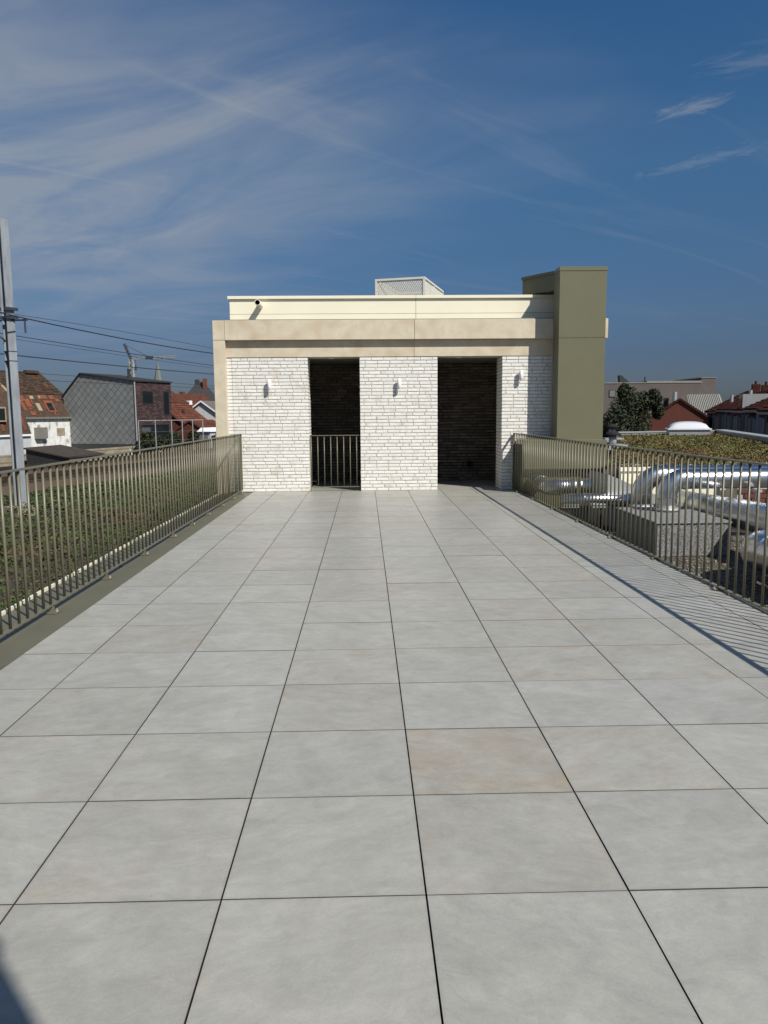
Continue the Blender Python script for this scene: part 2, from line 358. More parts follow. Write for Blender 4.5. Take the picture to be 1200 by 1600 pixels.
M_limew = mat('flaking_limewash', (0.66,0.66,0.63), 0.9, var=0.2, scale=3.5, detail=10, tint=(0.24,0.23,0.21), tint_scale=1.8, tint_lo=0.55, tint_hi=0.66, stretch=(1,1,0.7))
M_greyw = mat('grey_white_render', (0.45,0.46,0.46), 0.9, var=0.12, scale=2)
M_roofd = mat('mossy_dark_roof_tile', (0.066,0.044,0.031), 0.9, spec=0.15, island=0.35, var=0.35, scale=4, bump=0.9, bscale=9, tint=(0.15,0.055,0.028), tint_scale=0.9, tint_lo=0.60, tint_hi=0.72)
M_roofr = mat('red_roof_tile', (0.140,0.052,0.031), 0.9, spec=0.12, island=0.2, var=0.25, scale=2.5, bump=0.8, bscale=8, tint=(0.09,0.042,0.03), tint_scale=0.9, tint_lo=0.42, tint_hi=0.7)
M_roofx = mat('deep_red_roof_tile', (0.080,0.024,0.015), 0.9, spec=0.12, island=0.35, var=0.35, scale=3.5, bump=0.9, bscale=8, tint=(0.038,0.02,0.016), tint_scale=0.8, tint_lo=0.42, tint_hi=0.68)
M_orange = mat('fresh_orange_tile', (0.20,0.058,0.026), 0.85, var=0.3, scale=6)
M_buff = mat('buff_board', (0.30,0.25,0.16), 0.8, var=0.15)
M_felt = mat('brown_roofing_felt', (0.045,0.034,0.026), 0.95, var=0.25, scale=2)
M_dark = mat('dark_boarding', (0.024,0.025,0.026), 0.8, var=0.3, scale=4)
M_glass = mat('dark_window_glass', (0.012,0.016,0.018), 0.08, var=0.1, spec=0.7)
M_spire = mat('spire_slate', (0.13,0.15,0.135), 0.7, var=0.12, scale=0.6)
M_crane = mat('crane_paint', (0.28,0.29,0.27), 0.6, var=0.1)
M_craned = mat('dark_crane_steel', (0.03,0.035,0.05), 0.6, var=0.1)
M_wire = mat('copper_wire', (0.03,0.034,0.04), 0.6, var=0.1)
M_corr = mat('grey_corrugated_sheet', (0.30,0.29,0.255), 0.7, var=0.15, scale=3, stretch=(6,1,1))
M_dome = mat('opal_acrylic_dome', (0.62,0.64,0.66), 0.18, var=0.04)
M_lgrey = mat('light_grey_metal', (0.38,0.39,0.39), 0.5, metal=0.3, var=0.08)
M_stone = mat('pale_edge_stones', (0.40,0.38,0.33), 0.9, var=0.2, island=0.3)
M_blueb = mat('blue_grey_boards', (0.10,0.125,0.16), 0.85, var=0.2, scale=4)
M_woodb = mat('brown_boards', (0.09,0.055,0.038), 0.85, var=0.25, scale=4)
M_greyb = mat('grey_boards', (0.15,0.15,0.155), 0.85, var=0.2, scale=4)
M_yellow = mat('yellow_tag_plastic', (0.7,0.55,0.04), 0.6)
M_mesh = mat('cream_expanded_metal', (0.66,0.64,0.56), 0.5, var=0.05)

# ------------------------------------------------------------------ ground
tag(MB().poly([(-2500,-500,-2.06),(2500,-500,-2.06),(2500,4500,-2.06),(-2500,4500,-2.06)]).build('ground', M_town), kind='structure')

# ------------------------------------------------------------------ terrace
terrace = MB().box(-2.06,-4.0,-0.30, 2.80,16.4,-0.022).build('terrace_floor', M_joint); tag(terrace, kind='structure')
XJ = [-2.055,-1.636,-1.036,-0.436,0.164,0.764,1.364,1.964,2.564,2.80]
G = 0.0028
protos = {}
for k in range(-7, 24):
    y0 = 2.1097+0.6*k
    for i in range(9):
        x0, x1 = XJ[i], XJ[i+1]; wd = x1-x0
        if y0 > 14.1 and not (x1 > -1.02 and x0 < -0.09 or x1 > 1.3 and x0 < 2.6): continue
        key = round(wd, 3); cx, cy = (x0+x1)/2, y0+0.3
        if key not in protos:
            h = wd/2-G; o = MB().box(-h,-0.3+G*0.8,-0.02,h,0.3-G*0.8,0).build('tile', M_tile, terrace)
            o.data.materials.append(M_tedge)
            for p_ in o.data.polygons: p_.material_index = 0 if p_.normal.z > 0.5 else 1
            protos[key] = o
        else: o = inst(protos[key], terrace, (0,0,0))
        o.location = (cx, cy, R.uniform(-0.0007,0.0007)); o.rotation_euler = (R.uniform(-.0008,.0008), R.uniform(-.0008,.0008), R.uniform(-.0007,.0007))
        st = R.choice([0,0,0,0.1,0.2,0.35,0.5]) if not (i == 4 and k == 1) else 1.0
        if (i, k) in ((4,6),(3,3)): st = 0.4
        if (i, k) in ((3,2),(5,8)): st = 0.4
        o.color = (st, 0, 0, 1)
M_oliv2 = mat('olive_coping_sheet', (0.118,0.113,0.077), 0.5, var=0.07, scale=3, bump=0.02, bscale=6)
cop = MB().box(-2.60,-4,-0.24,-2.061,14.02,-0.004).build('edge_coping', M_oliv2, terrace)
for yy in (1.2, 4.2, 7.2, 10.2, 13.2):
    MB().box(-2.598,yy,-0.004,-2.065,yy+0.10,0.0005).build('coping_joint_cover', M_oliv2, terrace)
MB().box(-2.625,-4,-0.24,-2.603,14.02,0.018).build('coping_lip', M_cream, terrace)
MB().box(2.803,-4,-0.34,2.83,13.3,-0.01).build('edge_flashing', M_olive, terrace)

# ------------------------------------------------------------------ railings
def railing(x_at, h_top, zb, y0, y1, step, feet, label, inward):
    t = empty('railing', (x_at(y0), y0, 0), 0, label, 'railing', None)
    ang = math.atan2(-(x_at(y1)-x_at(y0)), y1-y0); t.rotation_euler.z = ang
    ln = (y1-y0)/math.cos(ang)
    MB().box(-0.022,0,h_top-0.012,0.022,ln,h_top).build('top_rail', M_orail, t, bevel=0.002)
    MB().box(-0.020,0,zb,0.020,ln,zb+0.010).build('bottom_rail', M_orail, t, bevel=0.002)
    bar = MB().tube([(0,0,0),(0,0,h_top-0.013-zb-0.009)], 0.0098, 10).build('bar', M_orail, t, smooth=True)
    n = int(ln/step); off = (4.755-y0) % step; bar.location = (0, off, zb+0.009)
    for k in range(1, n):
        if off+k*step < ln-0.01: inst(bar, t, (R.uniform(-.001,.001), off+k*step, zb+0.009))
    fp = MB().box(-0.035,-0.045,-0.001,0.05,0.045,0.007).box(-0.015,-0.004,0.006,0.02,0.004,zb+0.0005).build('foot_plate', M_orail, t)
    bt = MB().lathe([(0.011,0.006),(0.011,0.016),(0.005,0.017),(0.005,0.03)], 8, (0.036,0.0,0)).build('bolt', M_lgrey, fp)
    first = True
    for yf in feet:
        if first: fp.location = (inward*0.012, yf-y0, 0); fp.scale.x = inward; first = False
        else:
            c = inst(fp, t, (inward*0.012, yf-y0, 0), (0,0,0), (inward,1,1)); b2 = bt.copy(); COL.objects.link(b2); b2.parent = c
    MB().box(-0.02,ln-0.012,zb+0.011,0.02,ln,h_top-0.013).build('end_post', M_orail, t)
    return t
railing(lambda y: -2.290+0.0052*(y-4.7), 1.062, 0.045, -0.6, 14.00, 0.1272, [1.1,2.2,3.3,4.4,5.5,6.65,7.8,8.95,9.92,10.9,11.95,12.95,13.75], 'long olive metal railing along the left edge, over the olive coping by the railway', 1)
railing(lambda y: 2.800-0.0118*(y-5.0), 1.035, 0.014, -0.6, 14.02, 0.1330, [2.1,3.38,4.65,5.92,7.2,8.48,9.76,11.04,12.3,13.5], 'long olive metal railing along the right edge in front of the shiny ducts', -1)

# ------------------------------------------------------------------ pavilion
pav = empty('roof_pavilion', (0,14.05,0), 0, 'white brick rooftop pavilion with two open doorways and sand coloured concrete beams', 'building')
pav_loc = Vector((0,14.05,0))
def P(mb, name, m, parent=None, **k):                     # world-coordinate part of the pavilion
    p = parent or pav
    org = pav_loc if p is pav else Vector(p['org']) if 'org' in p else pav_loc
    mb.v = [tuple(Vector(q)-org) for q in mb.v]
    return mb.build(name, m, p, **k)
WY = 14.05; CH = 2.40/39; BH = CH-0.015
def brick_mesh(lx, dy, hz, seed):
    rr = random.Random(seed); b = bmesh.new()
    bmesh.ops.create_cube(b, size=1)
    for v in b.verts: v.co.x *= lx; v.co.y *= dy; v.co.z *= hz
    bmesh.ops.bevel(b, geom=list(b.edges), offset=0.004, segments=1, affect='EDGES')
    for v in b.verts: v.co += Vector((rr.uniform(-.005,.005), rr.uniform(-.0015,.0015), rr.uniform(-.0012,.0012)))
    return b
BM = [brick_mesh(0.2, 0.10, BH, s) for s in range(8)]
BV = []
for b in BM:
    b.verts.ensure_lookup_table(); b.verts.index_update()
    BV.append((np.array([v.co[:] for v in b.verts]), [[v.index for v in f.verts] for f in b.faces]))
BMESH = []
for i, b in enumerate(BM):
    me = bpy.data.meshes.new('brick'); b.to_mesh(me); me.materials.append(M_brick); BMESH.append(me)
def course_lengths(width, rr):
    out = []; x = 0; first = rr.choice([0.09,0.2,0.15,0.06])
    while x < width-0.03:
        l = first if x == 0 else rr.choice([0.205,0.205,0.2,0.21,0.195,0.205,0.205,0.1])
        if x+l > width-0.05: l = width-x
        out.append((x, l)); x += l+0.0135
    return out
class Stuff:
    def __init__(s): s.v = []; s.f = []; s.n = 0
    def add(s, c, lx, axis='x', rr=R, dy=1.0):
        V, F = BV[rr.randrange(8)]; V = V.copy(); V[:,0] *= lx/0.2; V[:,1] *= dy
        if axis == 'y': V = V[:,[1,0,2]]
        if rr.random() < .5: V[:,2] *= -1; F = [f[::-1] for f in F]
        if axis == 'y': F = [f[::-1] for f in F]
        V += np.array(c); s.v += V.tolist(); s.f += [[i+s.n for i in f] for f in F]; s.n += len(V)
    def build(s, name, m, parent):
        mb = MB(); mb.v = s.v; mb.f = [tuple(f) for f in s.f]; return mb.build(name, m, parent)
budget = [300]
def pier(x0, x1, single, label, rl=False, rr_=False):
    org = Vector((x0, WY, 0))
    core = MB().box(0.006 if rl else 0.0, 0.0062, 0.0, x1-x0-(0.006 if rr_ else 0), 0.60, 2.404).build('brick_pier', M_mortar, pav, loc=org-pav_loc)
    core['label'] = label
    rnd = random.Random(int(x0*100)); st = Stuff()
    for c in range(38, -1, -1):
        z = c*CH+CH/2
        for x, l in course_lengths(x1-x0, rnd):
            dy = rnd.uniform(-.0012,.0012)
            if single and budget[0] > 0:
                budget[0] -= 1
                o = bpy.data.objects.new('brick', BMESH[rnd.randrange(8)]); COL.objects.link(o); o.parent = core
                o.location = (x+l/2, 0.05+dy, z); o.scale = (l/0.2, 1, 1)
                if rnd.random() < .5: o.rotation_euler.y = math.pi
            else: st.add((x+l/2, 0.05+dy, z), l, rr=rnd)
    for face in ((0,) if rl else ()) + ((1,) if rr_ else ()):
        for c in range(39):
            y = 0.11+(0.09 if c % 2 else 0)
            if c % 2: st.add((0.02+0.03 if not face else x1-x0-0.05, 0.15, c*CH+CH/2), 0.085, 'y', rnd)
            while y < 0.58:
                l = min(0.2, 0.60-y)
                st.add((0.05 if not face else x1-x0-0.05, y+l/2, c*CH+CH/2), l, 'y', rnd); y += l+0.01
    if st.n: tag(st.build('brick', M_brick, core), kind='stuff')
    return core
pier(-0.088, 1.305, True, 'brick pier between the two doorways')
pier(-2.362, -1.018, True, 'brick pier left of the left doorway', rr_=True)
pier(2.472, 3.36, False, 'brick pier right of the right doorway', rl=True)
pav_strip = Stuff(); rs = random.Random(3)
P(MB().box(-2.50,14.0635,0,-2.362,14.6,2.404), 'corner_return', M_mortar)
for c in range(39): pav_strip.add((-2.428, 14.108-14.05, c*CH+CH/2), 0.125 if c % 2 else 0.132, rr=rs)
tag(pav_strip.build('brick', M_brick, pav), kind='stuff')
# interior: back wall, side walls and added light-blocking divider of dark brick, soffit
P(MB().box(-2.3,16.25,0,4.2,16.6,2.5), 'back_wall', M_dmortar)
db = Stuff(); rs = random.Random(5)
for x0, x1 in ((-1.3,0.1),(1.1,3.0)):
    for c in range(39):
        for x, l in course_lengths(x1-x0, rs): db.add((x0+x+l/2, 16.215-14.05, c*CH+CH/2), l, rr=rs)
tag(db.build('dark_brick', M_dbrick, pav), kind='stuff')
P(MB().box(0.35,14.652,0,0.85,16.17,2.404), 'light_block_divider', M_dbrick)  # unseen divider, added to keep the doorways dark
P(MB().box(-2.36,14.652,0,-1.9,16.24,2.404).box(3.05,14.652,0,4.2,16.17,2.404), 'side_wall', M_dbrick)
P(MB().box(-2.36,14.14,2.408,4.2,16.6,2.50), 'soffit', M_flash)
P(MB().box(3.361,14.06,-0.4,4.22,16.3,3.03), 'rear_core', M_brick)
# beams: a joint at X = 0.886 splits each in two
def beam(x0, x1, y0, y1, z0, z1, nm): P(MB().box(x0,y0,z0,x1,y1,z1), nm, M_conc, bevel=0.004)
UY = 13.937
beam(-2.505,0.884,14.042,14.5,2.406,2.697,'lower_beam'); beam(0.889,4.20,14.042,14.5,2.406,2.697,'lower_beam')
beam(-2.452,0.884,UY,14.6,2.700,3.040,'upper_beam'); beam(0.889,4.33,UY,14.6,2.700,3.040,'upper_beam')
beam(-2.664,-2.456,UY,14.6,2.703,3.040,'corner_block'); beam(-2.664,-2.456,UY,14.6,-0.3,2.697,'corner_post')
P(MB().box(-2.54,UY+0.02,3.041,4.30,14.34,3.056), 'beam_flashing', M_flash)
P(MB().box(-2.42,14.605,2.51,4.19,20,3.055), 'roof_slab', M_flash)
PY = 14.34
P(MB().box(-2.42,PY,3.056,0.935,PY+0.25,3.19), 'parapet_panel', M_cream, bevel=0.003); P(MB().box(0.941,PY,3.056,4.2,PY+0.25,3.19), 'parapet_panel', M_cream, bevel=0.003)
P(MB().box(-2.42,PY+0.006,3.197,0.935,PY+0.25,3.455), 'parapet_panel', M_cream, bevel=0.003); P(MB().box(0.941,PY+0.006,3.197,4.2,PY+0.25,3.455), 'parapet_panel', M_cream, bevel=0.003)
P(MB().box(-2.41,PY+0.02,3.06,4.19,PY+0.22,3.45), 'parapet_core', M_flash)
P(MB().box(-2.45,PY-0.032,3.457,0.936,PY+0.28,3.510), 'parapet_cap', M_cream, bevel=0.003); P(MB().box(0.940,PY-0.032,3.457,4.2,PY+0.28,3.510), 'parapet_cap', M_cream, bevel=0.003)
P(MB().box(-2.42,PY+0.26,3.06,-2.25,19.9,3.45), 'parapet_return', M_cream)
# overflow spout: an open pipe through the parapet
sp = MB(); n = 20; ctr = Vector((-1.865, 0, 3.345)); ro, ri = 0.053, 0.043; ya, yb = PY-0.40, PY+0.02
b = 0
for (yy, r) in ((yb,ro),(ya,ro),(ya,ri),(yb-0.03,ri)):
    for k in range(n):
        a = 2*math.pi*k/n; sp.v.append((ctr.x+r*math.cos(a), yy, ctr.z+r*math.sin(a)))
for i in range(3):
    for k in range(n): sp.f.append((i*n+k, (i+1)*n+k, (i+1)*n+(k+1)%n, i*n+(k+1)%n))
sp.f.append(tuple(3*n+k for k in range(n)))
spo = P(sp, 'overflow_spout', M_cream, smooth=True)
ring = MB()
for (yy, r) in ((ya+0.004,ri-0.0012),(yb-0.04,ri-0.0012)):
    for k in range(n):
        a = 2*math.pi*k/n; ring.v.append((ctr.x+r*math.cos(a), yy-14.05, ctr.z+r*math.sin(a)))
for k in range(n): ring.f.append((k, n+k, n+(k+1)%n, (k+1)%n))
ring.f.append(tuple(n+k for k in range(n)))
ring.build('bore', M_black, spo)

# ------------------------------------------------------------------ wall lamps, spots, socket, gate
def wall_lamp(x, z, label):
    t = empty('wall_lamp', (x, WY-0.004, z), 0, label, 'wall lamp', 'white wall lamps on the brick piers')
    MB().box(-0.022,-0.012,-0.055,0.022,0.008,0.055).build('mounting_plate', M_white, t, bevel=0.002)
    MB().tube([(0,-0.012,0),(0,-0.045,0)], 0.012, 10).build('arm', M_white, t)
    body = MB().lathe([(0.028,-0.09),(0.034,-0.086),(0.034,0.086),(0.028,0.09)], 20, (0,-0.078,0)).build('lamp_body', M_white, t, smooth=True)
    MB().lathe([(0.024,-0.0925),(0.024,-0.0905)], 16, (0,-0.078,0)).build('lens', M_black, body)
wall_lamp(-1.70, 1.925, 'white cylinder lamp on the left brick pier, left of the gated doorway')
wall_lamp(0.615, 1.925, 'white cylinder lamp on the middle brick pier between the doorways')
wall_lamp(2.80, 2.06, 'white cylinder lamp on the right brick pier beside the olive shaft')
for x, lb in ((-0.60,'round white ceiling spot above the left doorway with the gate'), (1.72,'round white ceiling spot above the open right doorway')):
    t = empty('ceiling_spot', (x, 14.34, 2.405), 0, lb, 'ceiling light', 'white ceiling spots in the doorways')
    MB().lathe([(0.045,-0.012),(0.05,-0.008),(0.05,0.004)], 20).build('trim_ring', M_white, t, smooth=True)
    MB().lathe([(0.03,-0.0145),(0.03,-0.0125)], 16).build('lens', M_dome, t)
t = empty('socket', (2.17,16.16,0.34), 0, 'black square outdoor socket on the dark wall of the right doorway', 'socket')
MB().box(-0.055,-0.05,-0.055,0.055,0.008,0.055).build('box', M_black, t, bevel=0.006)
MB().box(-0.045,-0.058,-0.04,0.045,-0.051,0.045).build('flap', M_black, t, bevel=0.003)
gate = empty('gate', (-0.553,14.115,0.0), 0, 'olive barred gate closing the lower half of the left doorway', 'gate')
gw = 0.452
MB().box(-gw,-0.02,1.005,gw,0.02,1.02).build('top_rail', M_orail, gate); MB().box(-gw,-0.02,0.07,gw,0.02,0.085).build('bottom_rail', M_orail, gate)
gb = MB().tube([(0,0,0.086),(0,0,1.004)], 0.0088, 10).build('bar', M_orail, gate, smooth=True); gb.location.x = -gw+0.02
for k in range(1, 8): inst(gb, gate, (-gw+0.02+k*0.1175, 0, 0))
MB().box(-gw+0.001,-0.0195,-0.001,-gw+0.013,0.0195,1.004).build('hinge_stile', M_orail, gate)

# ------------------------------------------------------------------ olive ventilation shaft
sh = empty('ventilation_shaft', (3.755,13.55,0), 0, 'tall olive metal clad shaft at the right end of the pavilion', 'shaft')
so_ = Vector((3.755,13.55,0))
def S(mb, name, m=M_olive, **k): mb.v = [tuple(Vector(q)-so_) for q in mb.v]; return mb.build(name, m, sh, **k)
S(MB().box(3.352,13.545,0.90,4.165,13.935,2.662), 'lower_panel', bevel=0.004)
S(MB().box(3.352,13.545,2.668,4.165,13.935,3.79), 'upper_panel', bevel=0.004)
S(MB().box(3.36,13.553,0.9,4.155,13.93,3.80), 'core', M_flash)
S(MB().box(3.345,13.538,3.792,4.173,13.94,3.862), 'cap', bevel=0.003)
wing = [(3.36,13.945),(4.15,13.945),(4.15,15.3),(3.5,15.3),(2.93,14.62)]
S(MB().prism([(x,y,3.535) for x,y in wing], (0,0,0.275)), 'wing_panel')
wc = [(3.345,13.943),(4.172,13.943),(4.172,15.33),(3.48,15.33),(2.90,14.60)]
S(MB().prism([(x,y,3.812) for x,y in wc], (0,0,0.05)), 'wing_cap')
S(MB().box(2.745,13.30,0.42,4.17,14.035,0.92), 'base_housing', bevel=0.004)
S(MB().box(2.745,13.42,-0.34,4.16,14.035,0.418), 'base_plinth', bevel=0.003)
for k in range(6): S(MB().box(3.36+k*0.13,13.405,0.345,3.45+k*0.13,13.425,0.405), 'vent_slot', M_black)

sc_m = None
for x in (3.42,3.62,3.82,4.02,4.11):
    for z in (2.63,2.70,3.765):
        mb_ = MB().lathe([(0.006,0.0),(0.006,0.003),(0.003,0.0045)], 6); mb_.v = [(q[0],-q[2],q[1]) for q in mb_.v]
        if sc_m is None: sc_m = mb_.build('rivet', M_olive, sh); sc_m.location = (x-3.755,-0.0055,z)
        else: inst(sc_m, sh, (x-3.755,-0.0055,z))

# ------------------------------------------------------------------ mesh cage on the roof
cg = empty('roof_cage', (1.215,16.0,3.055), math.radians(-16.9), 'cream expanded metal cage standing on the pavilion roof', 'cage')
CW, CD, CT = 1.0, 1.9, 1.065
for x, y in ((0,0),(-CW,0),(0,CD),(-CW,CD)): MB().box(x-0.02,y-0.02,0,x+0.02,y+0.02,CT-0.04).build('post', M_mesh, cg)
MB().box(-0.02,CD/2-0.02,0,0.02,CD/2+0.02,CT-0.041).build('post', M_mesh, cg)
MB().box(-CW-0.022,-0.022,CT-0.039,0.022,0.022,CT).build('top_frame', M_mesh, cg); MB().box(-CW-0.022,CD-0.022,CT-0.039,0.022,CD+0.022,CT).build('top_frame', M_mesh, cg)
MB().box(-0.021,0.023,CT-0.039,0.021,CD-0.023,CT-0.001).build('top_frame', M_mesh, cg); MB().box(-CW-0.021,0.023,CT-0.039,-CW+0.021,CD-0.023,CT-0.001).build('top_frame', M_mesh, cg)
def diamonds(wd, ht, fr):
    mb = MB(); s = 0.045; wv = 0.0105
    n0 = int((wd+ht)/s)
    for k in range(-int(ht/s), int(wd/s)+1):
        for sg in (1,-1):
            # line x = k*s + sg-dependent slope 0.6
            u0, z0, u1, z1 = k*s, 0.0, k*s+ht*0.6, ht
            if u0 < 0: z0 = -u0/0.6; u0 = 0
            if u1 > wd: z1 = ht-(u1-wd)/0.6; u1 = wd
            if z1-z0 < 0.02: continue
            if sg < 0: u0, u1 = wd-u0, wd-u1
            a, b_ = fr(u0, z0), fr(u1, z1); d = (b_-a).normalized()
            nrm = (fr(1,0)-fr(0,0)).cross(Vector((0,0,1))).normalized(); sd = d.cross(nrm)*wv
            mb.hexa([a-sd-nrm*.001*sg, a+sd-nrm*.001*sg, b_+sd-nrm*.001*sg, b_-sd-nrm*.001*sg, a-sd+nrm*(.002+.001*sg), a+sd+nrm*(.002+.001*sg), b_+sd+nrm*(.002+.001*sg), b_-sd+nrm*(.002+.001*sg)])
    return mb
tag(diamonds(CW-0.04, CT-0.05, lambda u,z: Vector((-CW+0.02+u,0,z+0.01))).build('mesh_panel', M_mesh, cg), kind='stuff')
tag(diamonds(CD-0.04, CT-0.05, lambda u,z: Vector((0,0.02+u,z+0.01))).build('mesh_panel', M_mesh, cg), kind='stuff')
MB().box(-CW+0.03,CD-0.01,0.01,-0.03,CD+0.01,CT-0.045).build('back_panel', M_mesh, cg)
MB().tube([(-CW+0.03,0.06,CT-0.1),(-0.4,0.5,0.2)], 0.02, 6).build('brace', M_mesh, cg)
MB().box(-CW-0.012,0.03,0.01,-CW+0.008,CD-0.03,CT-0.045).build('side_panel', M_mesh, cg)

# ------------------------------------------------------------------ pavilion behind the photographer (throws the corner shadow)
bp = empty('stair_house', (0,-1,0), 0, 'white stair house behind the viewpoint, throwing a shadow on the tiles', 'building')
MB().box(-2.3,-2.6,0.0,1.32,0.14,3.55).build('wall', M_brick, bp); MB().box(-2.35,-2.65,3.552,1.33,0.15,3.62).build('parapet_cap', M_cream, bp)

# ------------------------------------------------------------------ lower roof with ducts
tag(MB().box(2.84,-5,-1.0,12,13.3,-0.352).build('gravel_roof', M_roofm), kind='structure')
npb = 5200
X = NP.uniform(2.86,6.2,npb); Yp = NP.uniform(3.4,10.6,npb); s = NP.uniform(0.009,0.022,npb)
octa = np.array([(1,0,0),(0,1,0),(-1,0,0),(0,-1,0),(0,0,.7),(0,0,-.7)])*1.0
fo = np.array([(0,1,4),(1,2,4),(2,3,4),(3,0,4),(1,0,5),(2,1,5),(3,2,5),(0,3,5)])
ang = NP.uniform(0,6.28,npb); c_, s_ = np.cos(ang), np.sin(ang)
V = octa[None]*s[:,None,None]*NP.uniform(.7,1.3,(npb,6,1)); V = np.stack([V[...,0]*c_[:,None]-V[...,1]*s_[:,None]*.8, V[...,0]*s_[:,None]+V[...,1]*c_[:,None]*.8, V[...,2]], -1)
V += np.stack([X,Yp,np.full(npb,-0.345)],-1)[:,None]
tag(mesh_np('roof_gravel', V.reshape(-1,3), (fo[None]+6*np.arange(npb)[:,None,None]).reshape(-1,3), M_grav), kind='stuff')

def arc(p0, p1, p2, r, n=8):                               # rounded corner polyline p0 -> p1 -> p2
    p0, p1, p2 = Vector(p0), Vector(p1), Vector(p2); a = (p0-p1).normalized(); b_ = (p2-p1).normalized()
    th = math.acos(max(-1, min(1, a.dot(b_)))); tl = r/math.tan(th/2); c = p1+(a+b_).normalized()*(r/math.sin(th/2))
    u = p1+a*tl-c; v = p1+b_*tl-c; out = []
    tot = math.acos(max(-1, min(1, u.normalized().dot(v.normalized()))))
    for i in range(n+1):
        f = i/n; out.append(c+(u*math.sin((1-f)*tot)+v*math.sin(f*tot))/math.sin(tot))
    return [p0]+out+[p2]
def duct(name, pts, r, label, seams=(), cat='duct', collar=None):
    o = Vector(pts[0]); t = empty(name, o, 0, label, cat, 'shiny galvanised ventilation ducts')
    MB().tube([Vector(p)-o for p in pts], r, 28).build('pipe', M_steel, t, smooth=True)
    for (p, d) in seams:
        p = Vector(p)-o; d = Vector(d).normalized()*0.014
        MB().tube([p-d,p+d], r+0.009, 28).build('seam', M_steel, t)
    if collar:
        for (z, rr, hh) in collar: MB().lathe([(rr,-hh/2),(rr,hh/2)], 24, (0,0,z-o.z)).build('collar', M_lgrey, t, smooth=True)
    return t
ra = 0.135
duct('duct', arc((4.02,10.2,0.03),(4.02,10.2,0.50),(9.0,10.15,0.52),0.21,10), ra, 'shiny duct rising from the grey curb and bending right, nearer of the two parallel ducts',
     [((4.02,10.2,0.27),(0,0,1)),((4.25,10.2,0.501),(1,0,0)),((5.6,10.19,0.507),(1,0,0))], collar=[(0.10,0.165,0.035),(-0.02,0.185,0.14)])
duct('duct', arc((3.95,10.95,-0.345),(3.95,10.95,0.49),(9.0,10.95,0.49),0.26,10), ra+0.005, 'shiny duct bending right directly behind its parallel twin, under the cream flashing',
     [((3.95,10.95,0.22),(0,0,1)),((4.22,10.95,0.49),(1,0,0)),((5.2,10.95,0.49),(1,0,0))], collar=[(0.05,0.17,0.04)])
duct('duct', [(4.78,11.9,0.0),(4.74,10.4,0.06),(4.68,8.9,0.12),(4.62,7.4,0.16),(4.5,5.0,0.2)], 0.20, 'fat shiny duct running towards the viewer right of the grey curb',
     [((4.75,10.9,0.04),(-.03,-1,.03)),((4.71,9.6,0.09),(-.03,-1,.03)),((4.66,8.3,0.14),(-.03,-1,.03))])
duct('duct', arc((6.5,7.95,-0.02),(3.92,7.85,-0.02),(4.25,4.6,0.06),0.42,10), 0.20, 'bulky shiny duct bend lying nearest to the right railing at the picture edge',
     [((3.97,7.36,-0.007),(.1,-1,0.02)),((4.03,6.8,0.007),(.1,-1,0.02)),((4.4,7.87,-.02),(1,.04,0))])
duct('duct', [(2.95,11.5,0.08),(3.4,11.5,0.085),(4.1,11.4,0.09)], 0.10, 'low thin shiny duct lying level behind the railing, left of the grey curb',
     [((3.28,11.5,0.085),(1,0,0)),((3.6,11.48,0.086),(1,0,0)),((3.95,11.43,0.088),(1,-.1,0))])
duct('duct', arc((2.95,13.5,0.20),(2.95,12.35,0.20),(3.36,12.35,0.20),0.2,8), 0.135, 'short shiny duct bend coming out of the olive shaft base, left one', [((2.95,12.9,0.20),(0,1,0)),((3.2,12.35,0.20),(1,0,0)),((3.35,12.35,0.20),(1,0,0))])
dd = duct('duct', arc((3.44,12.40,0.20),(3.86,12.40,0.20),(3.86,13.5,0.20),0.2,8), 0.135, 'short shiny duct bend with yellow tag, coming out of the olive shaft base', [((3.46,12.40,0.20),(1,0,0)),((3.62,12.40,0.20),(1,0,0))])
MB().box(0.40,-0.150,-0.05,0.45,-0.142,0.0).build('tag', M_yellow, dd)
cb = empty('duct_curb', (4.06,9.7,-0.352), 0, 'low grey mineral felt curb carrying the bent ducts', 'roof curb')
MB().box(-0.56,-0.55,0,0.36,0.95,0.40).build('curb_body', M_bitu, cb, bevel=0.012); MB().box(-0.575,-0.565,0.401,0.375,0.965,0.425).build('curb_cap', M_bitu, cb, bevel=0.008)
pl = empty('roof_hatch', (4.05,12.0,-0.352), 0, 'pale grey metal box between the olive shaft and the ducts', 'roof box')
MB().prism([(-0.42,-0.5,0),(0.42,-0.5,0),(0.42,-0.5,0.46),(-0.42,-0.5,0.82)], (0,0.9,0)).build('box_body', M_lgrey, pl)
MB().box(-0.45,-0.53,0.0,0.45,-0.505,0.10).build('skirt', M_lgrey, pl)
for k, (x, y) in enumerate(((3.05,11.45),(3.5,11.42),(3.9,11.36))):
    t = empty('duct_support', (x,y,-0.352), 0, ('black duct support leg at the far left under the low thin duct','black duct support leg at the middle of the low thin duct','black duct support leg at the right end of the low thin duct')[k], 'support', 'black legs under the low thin duct')
    MB().box(-0.12,-0.08,0,0.12,0.08,0.05).build('foot', M_black, t); MB().box(-0.025,-0.025,0.051,0.025,0.025,0.33).build('leg', M_black, t)
    MB().box(-0.13,-0.05,0.331,0.13,0.05,0.345).build('cradle', M_lgrey, t)
rb = empty('brick_upstand', (6.35,12.2,-0.352), 0, 'small red brick upstand behind the ducts at the right edge', 'wall')
MB().box(-0.5,-0.2,0,0.9,0.2,0.545).build('core', M_mortar, rb)
bs = None
